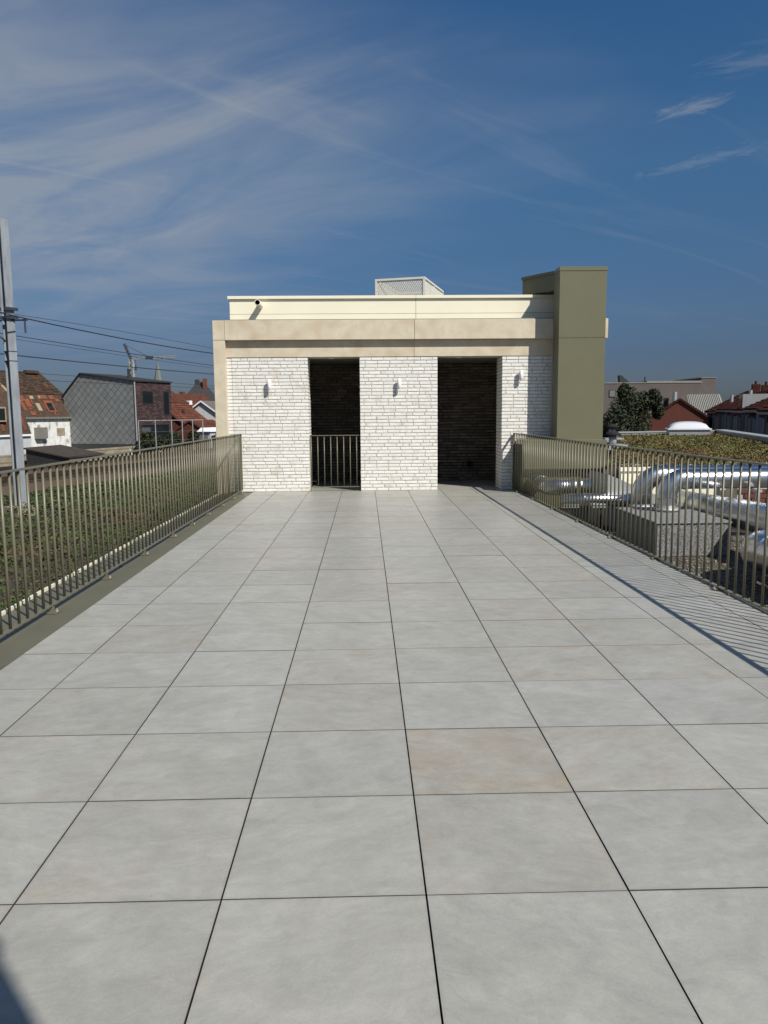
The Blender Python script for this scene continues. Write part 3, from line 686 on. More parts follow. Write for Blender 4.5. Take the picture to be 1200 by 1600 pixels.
for c in range(7):
    for k in range(6):
        x = -0.5+k*0.23+(0.11 if c % 2 else 0)
        if bs is None: bs = MB().box(0,-0.222,0,0.215,-0.198,0.062).build('brick', M_redbr, rb); bs.location = (x,0,c*0.075+0.01)
        else: inst(bs, rb, (x,0,c*0.075+0.01))

ds = empty('duct_trestle', (5.15,10.55,-0.352), 0, 'galvanised trestle carrying the two parallel ducts right of the grey curb', 'support')
for x, y in ((0,-0.55),(0,0.6)):
    MB().box(x-0.022,y-0.022,0.02,x+0.022,y+0.022,0.69).build('leg', M_lgrey, ds); MB().box(x-0.10,y-0.10,-0.002,x+0.10,y+0.10,0.02).build('foot', M_black, ds)
MB().box(-0.024,-0.62,0.691,0.024,0.68,0.722).build('cross_bar', M_lgrey, ds)

# sedum roof
D = Vector((0.29,0.957,0)).normalized()
def pz(p, z): return (p[0],p[1],z)
sq = [(3.95,12.55),(8.3,12.55),(13.0,28.6),(9.05,27.6)]
tag(MB().prism([pz(p,-2.0) for p in sq], (0,0,2.50)).build('green_roof', M_soil), kind='structure')
fl = empty('roof_edge_flashing', (6.3,12.5,0), 0, 'cream metal edge flashing along the front of the sedum roof', 'flashing')
MB().box(-2.15,-0.04,-0.40,2.4,0.04,0.435).build('upstand', M_cream, fl); MB().box(-2.17,-0.07,0.436,2.4,0.06,0.50).build('edge_trim', M_cream, fl)
MB().box(-2.16,-0.046,0.425,2.4,-0.041,0.434).build('drip_line', M_flash, fl)
n = 80000; u = NP.uniform(0,1,n); v = NP.uniform(0,1,n)**1.25
A, B, C, E = [np.array(q) for q in sq]
kp = (smooth_noise(u*4.3, v*16, 2.4, 77)+NP.uniform(-.25,.25,n)) > -0.34
u, v, n = u[kp], v[kp], int(kp.sum())
PT = (A*(1-u)[:,None]+B*u[:,None])*(1-v)[:,None]+(E*(1-u)[:,None]+C*u[:,None])*v[:,None]
zz_ = 0.51+np.abs(NP.normal(0,0.024,n))+0.02*(np.sin(PT[:,0]*3.1)*np.cos(PT[:,1]*2.3)+1)*0.5
V, F = leaves(np.c_[PT,zz_], 0.021+0.022*v)
tag(mesh_np('sedum', V, F, M_sedum), kind='stuff')
n = 700; u = NP.uniform(0,1,n); V = octa[None]*NP.uniform(.02,.05,(n,1,1))
V = V+np.stack([4.2+u*4.1, 12.64+NP.uniform(0,.35,n), np.full(n,0.515)],-1)[:,None]
tag(mesh_np('edge_pebbles', V.reshape(-1,3), (fo[None]+6*np.arange(n)[:,None,None]).reshape(-1,3), M_stone), kind='stuff')
def low_wall(name, p0, p1, th, z0, z1, m, label, cat, capm=None):
    p0, p1 = Vector((*p0,0)), Vector((*p1,0)); d = p1-p0; t = empty(name, (p0.x,p0.y,z0), math.atan2(d.y,d.x), label, cat)
    MB().box(0,-th/2,0,d.length,th/2,z1-z0).build('wall_body', m, t)
    MB().box(-0.03,-th/2-0.03,z1-z0+0.001,d.length+0.03,th/2+0.03,z1-z0+0.04).build('coping', capm or m, t); return t
low_wall('roof_parapet', (8.9,27.75), (13.1,28.75), 0.3, 0.0, 0.63, M_lgrey, 'low pale grey parapet along the far side of the sedum roof', 'parapet')
low_wall('roof_parapet', (13.2,28.6), (8.2,11.4), 0.32, -0.2, 0.66, M_flash, 'low grey parapet along the right side of the sedum roof', 'parapet', M_lgrey)
dm = empty('skylight', (11.3,27.0,0.45), math.radians(-17), 'white domed skylight at the far end of the sedum roof', 'skylight')
MB().prism([(-0.66,-0.66,0),(0.66,-0.66,0),(0.66,0.66,0),(-0.66,0.66,0)], (0,0,0.30)).build('curb', M_lgrey, dm)
MB().box(-0.70,-0.70,0.301,0.70,0.70,0.345).build('frame', M_white, dm)
dv = []; NN = 12
mb = MB()
for i in range(NN+1):
    for j in range(NN+1):
        a, b_ = -1+2*i/NN, -1+2*j/NN
        mb.v.append((a*0.66, b_*0.66, 0.346+0.24*max(0,(1-a**4))**.5*max(0,(1-b_**4))**.5*(0.8+0.2*(1-a*a)*(1-b_*b_))))
for i in range(NN):
    for j in range(NN): q = i*(NN+1)+j; mb.f.append((q,q+NN+1,q+NN+2,q+1))
mb.build('dome', M_dome, dm, smooth=True)
for x, y, hh, lb in ((7.35,23.0,0.42,'small grey roof vent with black hood beside the olive shaft, rear one'), (5.9,18.4,0.33,'small grey roof vent with black hood beside the olive shaft, front one')):
    t = empty('roof_vent', (x,y,0.50), 0, lb, 'roof vent', 'hooded vents on the sedum roof')
    MB().box(-0.28,-0.28,0,0.28,0.28,0.12).build('plinth', M_lgrey, t); MB().lathe([(0.09,0.12),(0.09,hh)], 14).build('stack', M_lgrey, t, smooth=True)
    MB().lathe([(0.19,hh),(0.2,hh+0.03),(0.12,hh+0.09),(0.02,hh+0.11)], 14).build('hood', M_black, t, smooth=True)

# ------------------------------------------------------------------ railway on the left (direction T)
T = Vector((0.32,0.947,0)).normalized(); NL = Vector((-T.y,T.x,0))         # NL points away from the terrace
def tp(s, d, z): q = T*s+NL*d; return (q.x, q.y, z)
TANG = math.atan2(-T.x, T.y)                                              # z rotation that takes +Y to T
tag(MB().poly([tp(-30,4,-2.03),tp(140,4,-2.03),tp(140,26.5,-2.03),tp(-30,26.5,-2.03)]).build('embankment', M_soil), kind='structure')
bl = MB(); prof = [(25.6,-2.06),(26.6,-1.78),(31.0,-1.76),(31.5,-1.86),(32.0,-1.76),(36.4,-1.76),(37.6,-2.06)]
for i in range(len(prof)-1):
    (a, za), (b_, zb) = prof[i], prof[i+1]; bl.poly([tp(-30,a,za),tp(140,a,za),tp(140,b_,zb),tp(-30,b_,zb)][::-1])
tag(bl.build('ballast', M_ballast), kind='structure')
for d, lb in ((28.4,'nearer railway track with rusty rails on brown ballast beyond the weeds'), (34.2,'farther railway track on brown ballast along the concrete wall')):
    t = empty('railway_track', tp(0,d,-1.78), TANG, lb, 'railway track')
    for x in (-0.72,0.72): MB().box(x-0.035,-20,0.10,x+0.035,130,0.24).build('rail', M_rust, t)
    slp = MB().box(-1.3,-0.13,0.0,1.3,0.13,0.10).build('sleeper', M_sleep, t); slp.location = (0,10,0)
    for k in range(1, 110): inst(slp, t, (0,10+k*0.62,0))
cw = empty('concrete_wall', tp(30,38.6,-2.06), TANG, 'low weathered beige concrete wall behind the tracks with white spray marks', 'wall')
for k in range(14): MB().box(-0.1,k*4.02,0,0.1,k*4.02+4.0,0.95).build('wall_panel', M_beige, cw)
for k in range(5):
    y0 = 24+k*1.1
    pts = [(0.108, y0+0.5*math.sin(i*0.9+k)*0.5+i*0.06, 0.45+0.3*math.cos(i*1.3+k*2)) for i in range(9)]
    MB().tube(pts, 0.035, 5).build('spray_mark', M_white, cw)
# weeds between terrace and track
n = 260000
s1 = NP.uniform(2,75,n); d1 = 4.6+(25.8-4.6)*NP.uniform(0,1,n)
keep = (NP.uniform(0,1,n) < np.clip(1.15-s1/80,0.25,1))
s1, d1 = s1[keep], d1[keep]
XY = np.stack([T.x*s1+NL.x*d1, T.y*s1+NL.y*d1],1)
keep = XY[:,0] < -3.0; XY = XY[keep]; d1 = d1[keep]; s1 = s1[keep]
hm = np.clip(0.38+0.55*smooth_noise(XY[:,0],XY[:,1],1.1,4)+0.35*smooth_noise(XY[:,0],XY[:,1],3.0,8),0.04,1.0)
hm *= np.clip((26.5-d1)/5,0.15,1)
zz_ = -2.03+hm*np.sqrt(NP.uniform(0,1,len(hm)))*0.85
V, F = leaves(np.c_[XY,zz_], 0.034+0.0012*s1, 0.3)
tag(mesh_np('weeds', V, F, M_weed), kind='stuff')

# catenary pole: H section, one bracket
pole = empty('catenary_pole', (-12.0,27.0,-2.05), math.radians(58), 'tall galvanised steel catenary pole beside the tracks at the left edge', 'pole')
hp = 9.95; a, b_ = 0.145, 0.135
MB().box(-a,-b_,0.3,a,-b_+0.025,hp).build('flange', M_galv, pole); MB().box(-a,b_-0.025,0.3,a,b_,hp).build('flange', M_galv, pole)
MB().box(-0.012,-b_+0.026,0.3,0.012,b_-0.026,hp).build('web', M_galv, pole)
MB().box(-0.4,-0.4,0,0.4,0.4,0.35).build('footing', M_beige, pole)
for z in (6.98,6.70): MB().box(-0.24,-0.22,z,0.24,-0.16,z+0.10).box(-0.24,0.16,z,0.24,0.22,z+0.10).build('clamp', M_craned, pole)
cr, sr = math.cos(-math.radians(58)), math.sin(-math.radians(58))
def pl_(x, y, z): return (x*cr-y*sr, x*sr+y*cr, z)
MB().tube([pl_(-1.5,0,6.62),pl_(0.64,0,6.68)], 0.035, 6).build('bracket_arm', M_craned, pole)
MB().tube([pl_(-0.1,-0.15,6.0),pl_(-0.9,-0.1,6.6)], 0.03, 6).build('bracket_strut', M_craned, pole)
MB().tube([pl_(0.55,0,6.66),pl_(0.55,0,6.24)], 0.03, 6).build('insulator', M_craned, pole)
for z in (5.62,5.30): MB().box(-a-.008,-b_-.008,z,a+.008,b_+.008,z+0.025).build('strap', M_craned, pole)
# wires
def wire(pts, r, label):
    p0, p1, p2 = [Vector(p) for p in pts]; d = p2-p0; out = []
    s1_ = (p1-p0).length/d.length
    for i in range(-10, 41):
        f = i/20; lin = p0+d*f
        sag = (p1-(p0+d*s1_)).z; k = sag/(s1_*(s1_-1)) if abs(s1_*(s1_-1)) > 1e-3 else 0
        k = max(-2, min(2, k)); out.append(lin+Vector((0,0,k*f*(f-1)))-p0)
    o = MB().tube(out, r, 5, cap=False).build('catenary_wire', M_wire); o.location = p0
    return tag(o, label, 'overhead wire', 'overhead wires of the railway')
wire([(-11.39,27.08,4.67),(-9.88,31.55,4.48),(-7.46,38.7,4.38)], 0.022, 'thickest overhead wire, hanging from the end of the pole bracket')
wire([(-11.56,27.5,4.81),(-10.02,32.06,4.8),(-7.57,39.31,4.67)], 0.009, 'thin overhead wire, topmost, just above the bracket wire')
wire([(-17.28,37.92,5.31),(-14.49,46.17,5.1),(-10.95,56.64,4.9)], 0.020, 'overhead wire passing the crane jib, upper of the close middle pair')
wire([(-17.29,37.91,5.15),(-14.5,46.16,4.93),(-10.96,56.63,4.72)], 0.012, 'thin overhead wire passing the crane jib, lower of the close middle pair')
wire([(-17.31,37.83,4.37),(-14.51,46.11,4.29),(-10.97,56.6,4.31)], 0.018, 'overhead wire crossing the crane mast, lower and darker of its pair')
wire([(-20.66,45.12,4.9),(-17.32,55.0,4.82),(-13.09,67.52,4.8)], 0.012, 'thin overhead wire crossing the crane mast, upper one of its pair')
wire([(-19.59,48.27,3.95),(-17.34,54.93,3.92),(-13.07,67.56,3.84)], 0.014, 'second lowest overhead wire, over the roof of the slate clad house')
wire([(-19.34,49.03,3.56),(-16.2,58.4,3.58),(-13.01,67.75,3.63)], 0.014, 'lowest overhead wire, across the slate clad wall')

# ------------------------------------------------------------------ houses on the left
HA = math.atan2(-0.40,0.916)                                             # local x points to the viewer's right, local y away along the tracks
sh_ = empty('slate_clad_house', (-19.45,66.69,-2.06), HA, 'modern house with grey diamond slate gable and dark maroon brick side', 'house')
Z = 2.06
prof = [(-7.6,0),(0,0),(0,4.28+Z),(-5.8,5.02+Z),(-7.9,3.05+Z),(-7.9,0)][1:]
prof = [(0,0),(0,4.28+Z),(-5.8,5.02+Z),(-7.9,3.1+Z),(-7.9,0)]
MB().prism([(x,0.03,z) for x,z in prof], (0,4.79,0)).build('wall', M_maroon, sh_)
gw_ = MB().prism([(x,0.0,z) for x,z in [(-0.02,0),(-0.02,4.25+Z),(-5.8,4.99+Z),(-7.88,3.08+Z),(-7.88,0)]], (0,0.028,0)).build('gable_wall', M_slated, sh_)
def clip(poly, conv):
    out = poly
    for i in range(len(conv)):
        ax, az = conv[i]; bx, bz = conv[(i+1)%len(conv)]; res = []
        f = lambda p: (bx-ax)*(p[1]-az)-(bz-az)*(p[0]-ax)
        for j in range(len(out)):
            p, q = out[j], out[(j+1)%len(out)]; fp_, fq = f(p), f(q)
            if fp_ >= 0: res.append(p)
            if fp_*fq < 0:
                tt = fp_/(fp_-fq); res.append((p[0]+(q[0]-p[0])*tt, p[1]+(q[1]-p[1])*tt))
        out = res
        if len(out) < 3: return []
    return out
conv = [(-0.03,1.0),(-0.03,4.24+Z),(-5.8,4.98+Z),(-7.86,3.07+Z),(-7.86,1.0)]
sd = 0.36; gp = 0.026; full = None
for i in range(-24, 3):
    for j in range(0, 22):
        cx, cz = i*sd+(sd/2 if 0 else 0), 0.6+j*sd
        if (i+j) % 2: continue
        h = sd-gp; poly = [(cx,cz-h),(cx+h,cz),(cx,cz+h),(cx-h,cz)]
        q = clip(poly, conv)
        if len(q) < 3: continue
        isfull = len(q) == 4 and all(abs(q[k][0]-poly[k][0])+abs(q[k][1]-poly[k][1]) < 1e-6 for k in range(4))
        if isfull and full is not None: o = inst(full, gw_, (cx,-0.001,cz))
        else:
            # bottom tip stands proud like a lapped slate
            mb = MB().prism([(x-cx, -0.012-0.012*max(0,(cz-z)/h), z-cz) for x,z in q][::-1], (0,0.010,0)); o = mb.build('slate', M_slate, gw_); o.location = (cx,-0.001,cz)
            if isfull: full = o
MB().hexa([(0.12,-0.15,4.24+Z),(0.12,4.9,4.24+Z),(-5.8,4.9,5.0+Z),(-5.8,-0.15,5.0+Z),(0.12,-0.15,4.36+Z),(0.12,4.9,4.36+Z),(-5.8,4.9,5.12+Z),(-5.8,-0.15,5.12+Z)]).build('roof', M_dark, sh_)
MB().hexa([(-5.8,-0.15,5.0+Z),(-5.8,4.9,5.0+Z),(-8.0,4.9,2.98+Z),(-8.0,-0.15,2.98+Z),(-5.8,-0.15,5.12+Z),(-5.8,4.9,5.12+Z),(-8.0,4.9,3.1+Z),(-8.0,-0.15,3.1+Z)]).build('roof', M_dark, sh_)
MB().tube([(-1.9,1.6,4.4+Z),(-1.9,1.6,5.42+Z)], 0.13, 10).build('flue', M_dark, sh_)
MB().tube([(0.03,-0.06,0),(0.03,-0.06,4.24+Z)], 0.06, 8).build('downpipe', M_lgrey, sh_)
def window(par, x0, y0, z0, y1, z1, fm=M_dark):                          # on a wall facing local +x
    f = MB().box(x0,y0-0.06,z0-0.06,x0+0.03,y1+0.06,z0).box(x0,y0-0.06,z1,x0+0.03,y1+0.06,z1+0.06).box(x0,y0-0.06,z0+.001,x0+0.03,y0,z1-.001).box(x0,y1,z0+.001,x0+0.03,y1+0.06,z1-.001).build('window', fm, par)
    MB().box(x0-0.02,y0,z0,x0+0.012,y1,z1).build('pane', M_glass, f); return f
window(sh_, 0.0, 0.95, 2.40+Z, 2.25, 3.42+Z); window(sh_, 0.0, 3.75, 1.45+Z, 4.45, 3.45+Z); window(sh_, 0.0, 0.6, -1.1+Z, 4.3, 0.55+Z)
MB().box(-0.02,-0.03,4.23+Z,0.10,4.86,4.30+Z).build('eaves_trim', M_dark, sh_)

wh = empty('whitewashed_house', (-25.9,70.2,-2.06), HA, 'old whitewashed house with patched brown mansard roof', 'house')
LW = 6.5
MB().box(-6,-LW,0,0,0,1.28+Z).build('wall', M_limew, wh)
mr_ = [(0.12,1.24),(-1.13,3.26),(-3.9,5.30),(-6.7,3.26),(-7.0,1.3)]
wr_ = MB().prism([(x,0.0,z+Z) for x,z in mr_][::-1], (0,-LW,0)).build('roof', M_roofd, wh)
tile_courses(wr_, (-1.13,-LW,3.27+Z), (-1.13,0,3.27+Z), (-2.77,0,2.04), M_roofd, 14, 0.28, seed=31)
MB().box(0.02,-LW,1.16+Z,0.26,0.12,1.30+Z).build('gutter', M_flash, wh)
MB().box(-3.75,-1.9,5.15+Z,-3.35,-0.5,5.42+Z).build('ridge_stack', M_roofd, wh)
nrm = Vector((2.02,0,1.25)).normalized()                                 # normal of the steep lower slope
def patch(y, f, wy, wz, m, par=wh, nm='patch'):
    up = Vector((-1.25,0,2.02)).normalized(); c = Vector((0.12,y,1.24+Z))+up*(f*2.375)+nrm*0.02
    a = up*(wz/2); b2 = Vector((0,wy/2,0)); return MB().prism([c-a-b2, c-a+b2, c+a+b2, c+a-b2], nrm*0.03).build(nm, m, par)
for y, f, a_, c__, m in ((-4.55,.62,.5,.8,M_orange),(-4.9,.8,.3,.5,M_orange),(-4.6,.18,.45,.35,M_orange),(-3.6,.45,.42,.75,M_buff),(-1.7,.86,.5,.4,M_orange),(-2.6,.88,.7,.4,M_orange),(-3.9,.85,.4,.3,M_buff),(-3.0,.87,.22,.3,M_buff),(-5.2,.55,.3,1.2,M_orange),(-2.2,.3,.12,1.0,M_orange),(-4.1,.75,.12,.9,M_orange),(-3.3,.72,.12,1.1,M_roofr),(-1.2,.75,.4,.3,M_orange)): patch(y,f,a_,c__,m)
rw = patch(-2.35,.48,.95,1.15,M_orange,nm='roof_window')
cc = patch(-2.35,.46,.6,.75,M_glass,rw,'pane'); cc.location = nrm*0.02
MB().box(0.0,-2.2,-0.3+Z,0.03,-1.3,0.35+Z).build('blocked_window', M_beige, wh)
MB().box(0.0,-4.7,-0.5+Z,0.4,-3.6,0.45+Z).build('vent_box', M_flash, wh)
MB().box(0.0,-5.6,0.0,0.06,-5.5,1.2+Z).build('downpipe', M_lgrey, wh); MB().box(-0.05,-0.1,0,0.08,0.01,1.15+Z).build('corner_pipe', M_dark, wh)

an = empty('white_annex', (-25.92,60.84,-2.06), HA, 'lower white annex with brown mansard roof and roof window, behind the pole', 'house')
MB().box(-5,-9,0,0,0,-0.1+Z).build('wall', M_greyw, an)
MB().box(-0.02,-9,-0.12+Z,0.18,0.05,0.02+Z).build('fascia', M_white, an)
MB().prism([(x,0.0,z+Z) for x,z in [(0.1,0.03),(-0.75,2.15),(-3.5,4.6),(-5.1,3.0),(-5.1,0.03)]][::-1], (0,-9,0)).build('roof', M_roofd, an)
for dy, f_, a_, c_ in ((-0.6,.5,.3,1.2),(-2.6,.4,.25,1.0)):
    MB().prism([(0.12-0.85*t_/2.1*1.0, dy+s_, t_+Z) for t_, s_ in ((0.3,0),(0.3,a_),(0.3+c_,a_),(0.3+c_,0))], (0.03,0,0.012)).build('patch', M_roofr, an)
dw_ = MB().box(-0.75,-3.15,1.0+Z,0.0,-2.15,2.1+Z).build('dormer_window', M_buff, an)
MB().box(0.001,-3.02,1.12+Z,0.02,-2.28,1.98+Z).build('pane', M_glass, dw_)
MB().tube([(0.06,-0.9,0.1),(0.06,-0.9,-0.15+Z)], 0.05, 6).build('downpipe', M_flash, an)
MB().prism([(-3.2,0.1,4.2+Z),(-2.6,0.1,3.8+Z),(-1.2,0.1,2.6+Z),(-1.9,0.1,2.4+Z)], (0,-0.25,0)).build('verge', M_beige, an)

sd_ = empty('flat_shed', (-19.0,50.0,-2.06), HA, 'dark low shed with brown felt roof below the slate clad house', 'shed')
MB().hexa([(-3.6,0,0),(0,0,0),(0,3.0,0),(-3.6,3.0,0),(-3.6,0,1.30),(0,0,0.78),(0,3.0,0.84),(-3.6,3.0,1.36)]).build('wall', M_dark, sd_)
MB().hexa([(-3.75,-0.12,1.32),(0.12,-0.12,0.76),(0.12,3.15,0.84),(-3.75,3.15,1.40),(-3.75,-0.12,1.40),(0.12,-0.12,0.84),(0.12,3.15,0.92),(-3.75,3.15,1.48)]).build('roof', M_felt, sd_)
for k in range(5): MB().box(0.005,0.05+k*0.59,0.0,0.03,0.6+k*0.59,0.74).build('board', M_beige, sd_)

gf = empty('garden_fence', (-18.2,62.9,-2.06), math.atan2(4.7,4.2), 'tall thin metal frame fence in front of the maroon brick house', 'fence')
FL = 6.3; px_ = [0,1.55,3.1,4.15,5.2,6.25]
for x in px_: MB().box(x-0.03,-0.03,0,x+0.03,0.03,3.06).build('post', M_lgrey, gf)
for i in range(5):
    MB().box(px_[i]+0.031,-0.02,3.0,px_[i+1]-0.031,0.02,3.05).build('rail', M_lgrey, gf)
    for z in (0.7,1.4,2.1): MB().box(px_[i]+0.031,-0.005,z,px_[i+1]-0.031,0.005,z+0.012).build('wire', M_flash, gf)

def bush(name, c, rad, n, size, label, m, group=None, lobes=7, trunk=None, seed=1, at=None):
    rr = np.random.default_rng(seed); t = empty(name, (c[0],c[1],c[2]), 0, label, 'tree' if trunk else 'shrub', group)
    cen = rr.normal(0,0.45,(lobes,3))*np.array(rad)*np.array([1,1,.8]); cr_ = rr.uniform(.35,.6,lobes)
    if at is not None:
        at = np.array(at); cen = at[:,:3]*np.array(rad); cr_ = at[:,3]; lobes = len(at)
    k = rr.integers(0,lobes,n); dd_ = rr.normal(size=(n,3)); dd_ /= np.linalg.norm(dd_,axis=1)[:,None]
    rad_ = np.array(rad)
    Pn = cen[k]+dd_*(cr_[k]*(rr.uniform(0,1,n)**0.4))[:,None]*rad_
    Pn[:,2] += trunk if trunk else rad[2]*0.8
    Pn = Pn[Pn[:,2] > 0.03]
    V_, F_ = leaves(Pn, size); mesh_np('crown' if trunk else 'foliage', V_, F_, m, t)
    tr = MB().tube([(0,0,0),(0.05,0.02,(trunk or rad[2])*0.6),(0.0,0.05,(trunk or rad[2]))], 0.14 if trunk else 0.05, 8, r1=0.05)
    for q in range(5):
        e = cen[q % lobes]; tr.tube([(0,0.03,(trunk or rad[2])*0.7),(e[0]*.6,e[1]*.6,(trunk or rad[2]*.8)+e[2]*.6)], 0.05, 6, r1=0.015)
    tr.build('trunk' if trunk else 'stem', M_bark, t)
    return t
for k, (x, y, r_, lb) in enumerate(((-17.4,63.9,1.1,'dark shrub at the left end behind the thin metal frame fence'),(-16.2,65.3,1.3,'dark shrub in the middle behind the thin metal frame fence'),(-15.2,66.4,1.2,'dark shrub at the right end behind the thin metal frame fence'))):
    bush('garden_shrub', (x-0.8,y+0.6,-2.06), (r_,r_,1.15), 2600, 0.11, lb, M_tree, 'dark shrubs behind the metal frame fence', seed=20+k)

# terracotta roofs
def gable_house(name, loc, rz, wx, wy, ze, zr, wall, roof, label, ov=0.25, ridge='y', cat='house'):
    t = empty(name, loc, rz, label, cat); z0 = loc[2]
    e, r_ = ze-z0, zr-z0
    MB().prism([(-wx/2,0,0),(wx/2,0,0),(wx/2,0,e),(0,0,r_),(-wx/2,0,e)], (0,wy,0)).build('wall', wall, t)
    sl_ = (r_-e)/(wx/2)
    for sg in (-1,1):
        xo = sg*(wx/2+ov); zo = e-sl_*ov
        pr = [(xo,-ov,zo+0.02),(0,-ov,r_+0.02),(0,-ov,r_+0.16),(xo,-ov,zo+0.16)]
        rf_ = MB().prism(pr if sg < 0 else pr[::-1], (0,wy+2*ov,0)).build('roof', roof, t)
        tile_courses(rf_, (xo,-ov+.02,zo+0.161), (xo,wy+ov-.02,zo+0.161), (-xo,0,r_-zo), roof, 11, 0.3, seed=int(abs(loc[0])*10))
    return t
g1 = gable_house('terracotta_house', (-25.1,80.4,-2.06), HA, 5.8, 8.0, 2.55, 4.05, M_redbr, M_roofr, 'tallest red tiled roof right behind the maroon brick house', ov=0.05)
MB().box(-0.3,6.2,5.8,0.2,6.9,6.5).build('chimney', M_redbr, g1)
MB().box(2.2,7.7,4.55,3.0,8.2,5.0).build('verge_trim', M_white, g1)
g2 = gable_house('terracotta_house', (-19.65,75.3,-2.06), HA, 6.2, 4.2, 0.15, 2.35, M_redbr, M_roofr, 'lower red tiled house with small black flue above the frame fence', ov=0.15)
MB().tube([(1.5,1.6,3.0),(1.5,1.6,4.0)], 0.13, 8).build('flue', M_dark, g2)
MB().box(1.2,1.2,2.75,1.9,1.9,3.2).build('flue_flashing', M_lgrey, g2)
g2b = gable_house('terracotta_house', (-16.4,73.2,-2.06), HA, 4.6, 3.6, -0.5, 0.75, M_redbr, M_roofr, 'lowest red tiled lean house half hidden by the frame fence', ov=0.1)
g3 = gable_house('terracotta_house', (-22.6,92.0,-2.06), HA, 5.0, 6.0, 2.3, 3.75, M_greyw, M_roofr, 'small red tiled house below the far steep pyramid roof', ov=0.1)
MB().box(-0.4,2,5.4,0.1,2.5,6.2).build('chimney', M_redbr, g3)
g4 = gable_house('slate_roofed_house', (-17.9,86.0,-2.06), HA+0.25, 3.4, 7.0, 1.55, 2.75, M_greyw, M_flash, 'grey roofed house with white gable edges beside the concrete pillar')
for sg in (-1,1):
    v_ = [(sg*1.98,-0.30,3.44),(0,-0.30,4.84),(0,-0.30,5.0),(sg*1.98,-0.30,3.6)]
    MB().prism(v_ if sg > 0 else v_[::-1], (0,0.04,0)).build('verge_board', M_white, g4)
t = empty('steep_roofed_house', (-23.4,112.0,-2.06), 0.2, 'far house with steep dark pyramid roof and red chimney', 'house')
MB().box(-2.6,-2.6,0,2.6,2.6,5.2).build('wall', M_redbr, t)
pr = MB(); pr.v = [(-2.8,-2.8,5.2),(2.8,-2.8,5.2),(2.8,2.8,5.2),(-2.8,2.8,5.2),(-0.35,0,8.15),(0.35,0,8.15)]
pr.f = [(0,1,5,4),(1,2,5),(2,3,4,5),(3,0,4),(3,2,1,0)]; pr.build('roof', M_dark, t)
MB().box(0.35,-1.2,6.5,0.95,-0.6,8.5).build('chimney', M_redbr, t); MB().box(-0.75,-0.5,7.4,-0.1,0.1,8.4).build('chimney', M_dark, t)
for x, y, hx, lb in ((-14.4,70.0,1.2,'low white garden shed beside the frame fence, left one'), (-12.9,69.4,1.0,'low white garden shed with ribbed door, next to the concrete pillar')):
    t = empty('garden_shed', (x,y,-2.06), HA, lb, 'shed', 'white garden sheds')
    MB().box(-hx/2,0,0,hx/2,2,2.0).build('wall', M_greyw, t)
    MB().hexa([(-hx/2-.15,-.15,1.95),(hx/2+.15,-.15,1.95),(hx/2+.15,2.1,1.95),(-hx/2-.15,2.1,1.95),(-hx/2+.1,.2,2.3),(hx/2-.1,.2,2.3),(hx/2-.1,1.9,2.3),(-hx/2+.1,1.9,2.3)]).build('roof', M_white, t)
    for k in range(3): MB().box(-hx/2+0.12+k*0.3,-0.03,0.1,-hx/2+0.34+k*0.3,-0.005,1.8).build('door_panel', M_greyb, t)

# spire and crane
t = empty('church_spire', (-52.3,200,-2.06), 0.35, 'pointed slate church spire far behind the slate clad house', 'spire')
MB().box(-1.9,-1.9,0,1.9,1.9,9.0).build('tower', M_redbr, t); MB().lathe([(1.75,9.0),(0.85,13.2),(0.05,17.2)], 8).build('spire', M_spire, t)
MB().tube([(0,0,17.0),(0,0,17.9)], 0.04, 5).build('cross', M_craned, t)
t = empty('tower_crane', (-47.2,160,-2.06), 0, 'pale tower crane far behind the slate clad house', 'crane')
def truss(mb, a, b_, wd, nseg, r=0.05):
    a, b_ = Vector(a), Vector(b_); d = (b_-a).normalized(); u = d.cross(Vector((0,1,0))).normalized()*wd/2; v = Vector((0,1,0))*wd/2
    cs = (u+v,u-v,-u-v,-u+v)
    for c in cs: mb.tube([a+c,b_+c], r, 4)
    for i in range(nseg):
        for k in range(4):
            mb.tube([a+(b_-a)*(i/nseg)+cs[k], a+(b_-a)*((i+1)/nseg)+cs[(k+1)%4]], r*0.7, 4)
mb = MB(); truss(mb, (0,0,0),(0.1,0,14.6), 0.75, 14, 0.13); mb.build('mast', M_crane, t)
mb = MB(); truss(mb, (0.1,0,14.7),(-1.15,0,17.75), 0.35, 5, 0.09); mb.build('apex_strut', M_craned, t)
mb = MB(); truss(mb, (0.1,0,14.75),(8.9,1,15.15), 0.38, 16, 0.05); mb.build('jib', M_crane, t)
MB().tube([(-1.1,0,17.6),(3.6,0.4,15.1)], 0.05, 4).build('tie_rod', M_craned, t); MB().box(3.0,0,14.75,4.4,0.6,15.25).build('trolley', M_craned, t)
MB().tube([(0.95,0,14.7),(0.95,0,13.2)], 0.04, 4).build('hoist_rope', M_craned, t); MB().box(0.82,-.1,12.4,1.08,.1,13.4).build('hook_block', M_craned, t)

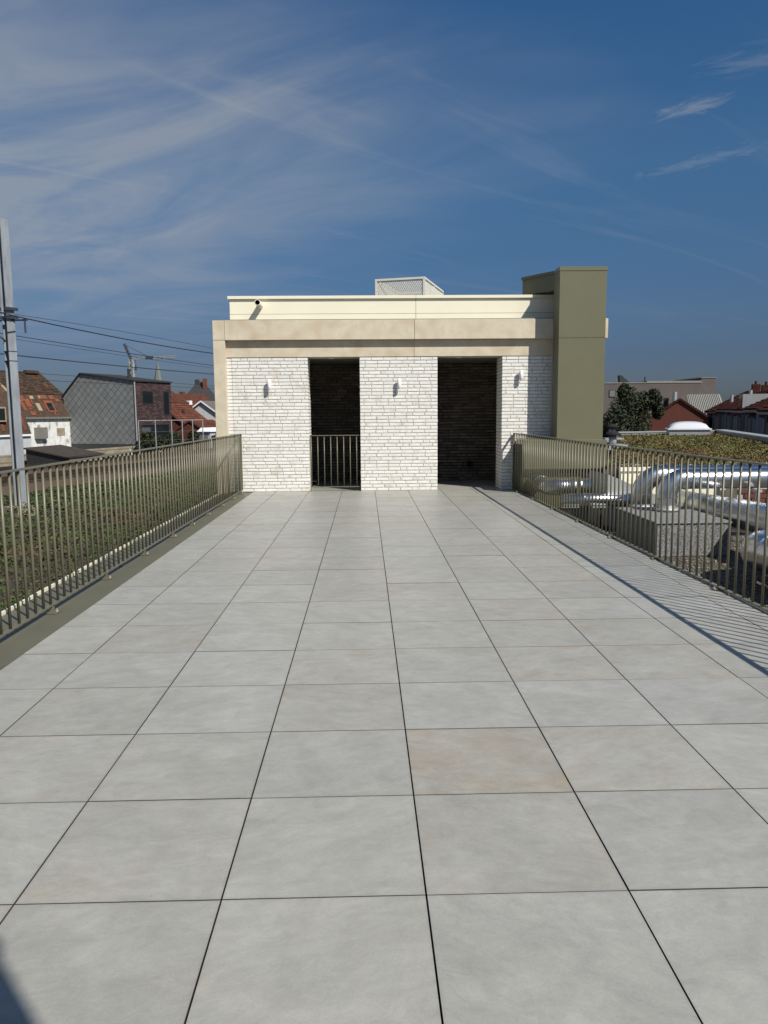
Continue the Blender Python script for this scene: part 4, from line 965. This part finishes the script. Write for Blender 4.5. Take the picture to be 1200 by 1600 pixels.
# ------------------------------------------------------------------ right background
lb_ = empty('long_block', (27.6,90,-2.06), 0, 'long grey brown flat roofed block behind the tree, with raised end', 'building')
MB().box(0,0,0,11.5,10,6.65).build('wall', M_greybr, lb_); MB().box(11.45,0.05,0,13.15,8,7.2).build('end_tower', M_greybr, lb_)
MB().box(-0.05,-0.06,6.651,5.0,10,6.76).box(5.05,-0.06,6.66,11.44,10,6.90).build('roof_edge', M_flash, lb_); MB().box(11.4,-0.02,7.201,13.2,8.05,7.28).build('roof_edge', M_flash, lb_)
MB().box(-0.02,0.3,0,-0.005,9,6.6).build('side_wall', M_redbr, lb_)
for x0, x1, z0, z1 in ((0.75,1.35,5.15,5.85),(1.85,2.3,5.25,5.85),(2.9,3.3,5.3,5.85)):
    f = MB().box(x0-.08,-0.06,z0-.08,x1+.08,-0.005,z1+.08).build('window', M_dark, lb_); MB().box(x0,-0.075,z0,x1,-0.061,z1).build('pane', M_spire, f)
MB().hexa([(2.1,0.5,6.7),(3.3,0.5,6.7),(3.3,1.2,6.7),(2.1,1.2,6.7),(2.0,0.5,7.6),(2.25,0.5,7.6),(2.25,1.2,7.6),(2.0,1.2,7.6)]).build('skylight_flap', M_dark, lb_)
MB().tube([(5.0,.5,6.7),(5.0,.5,7.4)], 0.08, 6).build('vent_pipe', M_dark, lb_)
bush('broadleaf_tree', (15.5,46.3,-2.06), (1.35,1.3,1.85), 17000, 0.08, 'dark bushy tree beside the olive shaft in front of the long grey block', M_tree, lobes=16, trunk=3.0, seed=3,
     at=[(-.55,0,-.2,.5),(.25,0,.55,.5),(.85,.1,.5,.42),(1.3,0,.62,.36),(-.1,.2,.15,.6),(.75,0,-.15,.5),(.2,-.2,-.55,.6),(-.75,.1,-.8,.55),(.75,.1,-.85,.5),(-.2,0,-1.1,.6),(1.55,.1,.25,.28),(.0,.1,.85,.3),(-.95,0,-.45,.35)])
bush('broadleaf_tree', (14.4,45.0,-2.06), (1.0,1.0,1.2), 7000, 0.085, 'lower dark tree touching the olive shaft, left of the bushy tree', M_tree, lobes=8, trunk=2.2, seed=9)
g = gable_house('red_gable_house', (24.4,60,-2.06), math.radians(-21), 4.3, 10, 0.75, 2.2, M_redbr, M_roofx, 'red brick house with plain pointed gable, behind the skylight', ov=0.12)
MB().tube([(-0.35,2.0,3.6),(-0.35,2.0,4.95)], 0.17, 10).build('chimney_pot', M_lgrey, g); MB().box(-1.2,2.4,3.4,-0.8,2.8,4.5).build('chimney', M_dark, g)
MB().box(-0.05,-0.02,0.5,1.9,-0.005,2.0).build('garage_panel', M_woodb, g)
cs = empty('corrugated_shed', (31.2,70,-2.06), math.radians(-19), 'shed with pale corrugated roof beside the red gable house', 'shed')
MB().box(-3.2,0,0,1.2,7,3.0).build('wall', M_greyw, cs)
rid = MB()
for k in range(18):
    x0 = -1.4+k*0.16
    rid.hexa([(x0,-0.3,2.9),(x0+0.10,-0.3,2.9),(x0+0.10,7,5.0),(x0,7,5.0),(x0+.02,-0.3,2.98),(x0+0.08,-0.3,2.98),(x0+0.08,7,5.08),(x0+.02,7,5.08)])
MB().hexa([(-1.5,-0.3,2.82),(1.5,-0.3,2.82),(1.5,7,4.95),(-1.5,7,4.95),(-1.5,-0.3,2.9),(1.5,-0.3,2.9),(1.5,7,5.0),(-1.5,7,5.0)]).build('roof', M_corr, cs)
tag(rid.build('roof_ribs', M_corr, cs), kind='stuff')

# terrace row on the right: seven houses, each with its yard fence
RD = Vector((0.33,0.944,0)).normalized(); RA = math.atan2(-RD.x,RD.y)
base = Vector((19.7,38,-2.06))
yards = [M_blueb,M_woodb,M_greyb,M_dark,M_woodb,M_blueb,M_greyb]
ord_ = ['nearest','second','third','fourth','fifth','sixth','farthest']
for k in range(-1, 6):
    o = base+RD*(k*5.3+1.0)
    t = empty('terrace_house', o, RA, '%s house from the right picture edge in the dark red roofed terrace row' % ord_[k+1], 'house', 'terrace houses in the row on the right')
    wd = 5.2; e = 1.35+2.06+R.uniform(-.1,.1); r_ = 2.75+2.06+R.uniform(-.12,.2)
    MB().prism([(0,0,0),(7,0,0),(7,0,e),(3.2,0,r_),(0,0,e)], (0,wd,0)).build('wall', M_redbr, t)
    rf_ = MB().prism([(-0.2,0.01,e-0.06),(3.2,0.01,r_+0.02),(3.2,0.01,r_+0.14),(-0.2,0.01,e+0.06)], (0,wd-0.02,0)).build('roof', M_roofx, t)
    tile_courses(rf_, (-0.2,0.03,e+0.061), (-0.2,wd-0.03,e+0.061), (3.4,0,r_+0.08-e), M_roofx, 12, 0.26, seed=k+5)
    MB().prism([(7.2,0.01,e-0.06),(7.2,0.01,e+0.06),(3.2,0.01,r_+0.14),(3.2,0.01,r_+0.02)], (0,wd-0.02,0)).build('roof', M_roofx, t)
    ch = MB().box(2.9,-0.25,r_-0.3,3.5,0.45,r_+0.55).build('chimney', M_roofx, t)
    for q in range(2): MB().tube([(3.2,-0.08+q*0.32,r_+0.55),(3.2,-0.08+q*0.32,r_+0.8)], 0.1, 8).build('chimney_pot', M_woodb, ch)
    MB().box(-0.25,0.05,e-0.14,-0.12,wd-0.05,e-0.02).build('gutter', M_flash, t)
    if k in (1,):
        d_ = MB().box(-0.1,1.4,e-0.15,1.4,3.2,e+0.95).build('dormer', M_lgrey, t); MB().box(-0.12,1.6,e+0.1,-0.101,3.0,e+0.8).build('pane', M_glass, d_)
    if k in (0,2,4): MB().tube([(1.2,3.2,e+.3),(1.2,3.2,e+1.3)], 0.12, 8).build('flue', M_lgrey, t)
    w_ = MB().box(-0.03,1.0,0.9,-0.002,2.2,2.4).build('window', M_white, t); MB().box(-0.045,1.1,1.0,-0.031,2.1,2.3).build('pane', M_glass, w_)
    # rear wall lined with tall boards, each plot its own colours
    bd = None; nb = 8
    for q in range(nb):
        m_ = R.choice([yards[k+1],M_greyb,M_blueb,M_woodb,M_dark]); hh = e-0.25+R.uniform(-.25,.1)
        MB().box(-0.42,0.08+q*wd/nb,0,-0.36,0.08+(q+0.9)*wd/nb,hh).build('board', m_, t)
    MB().box(-0.355,0.05,0,-0.2,wd-0.05,e-0.35).build('board_backing', M_dark, t)
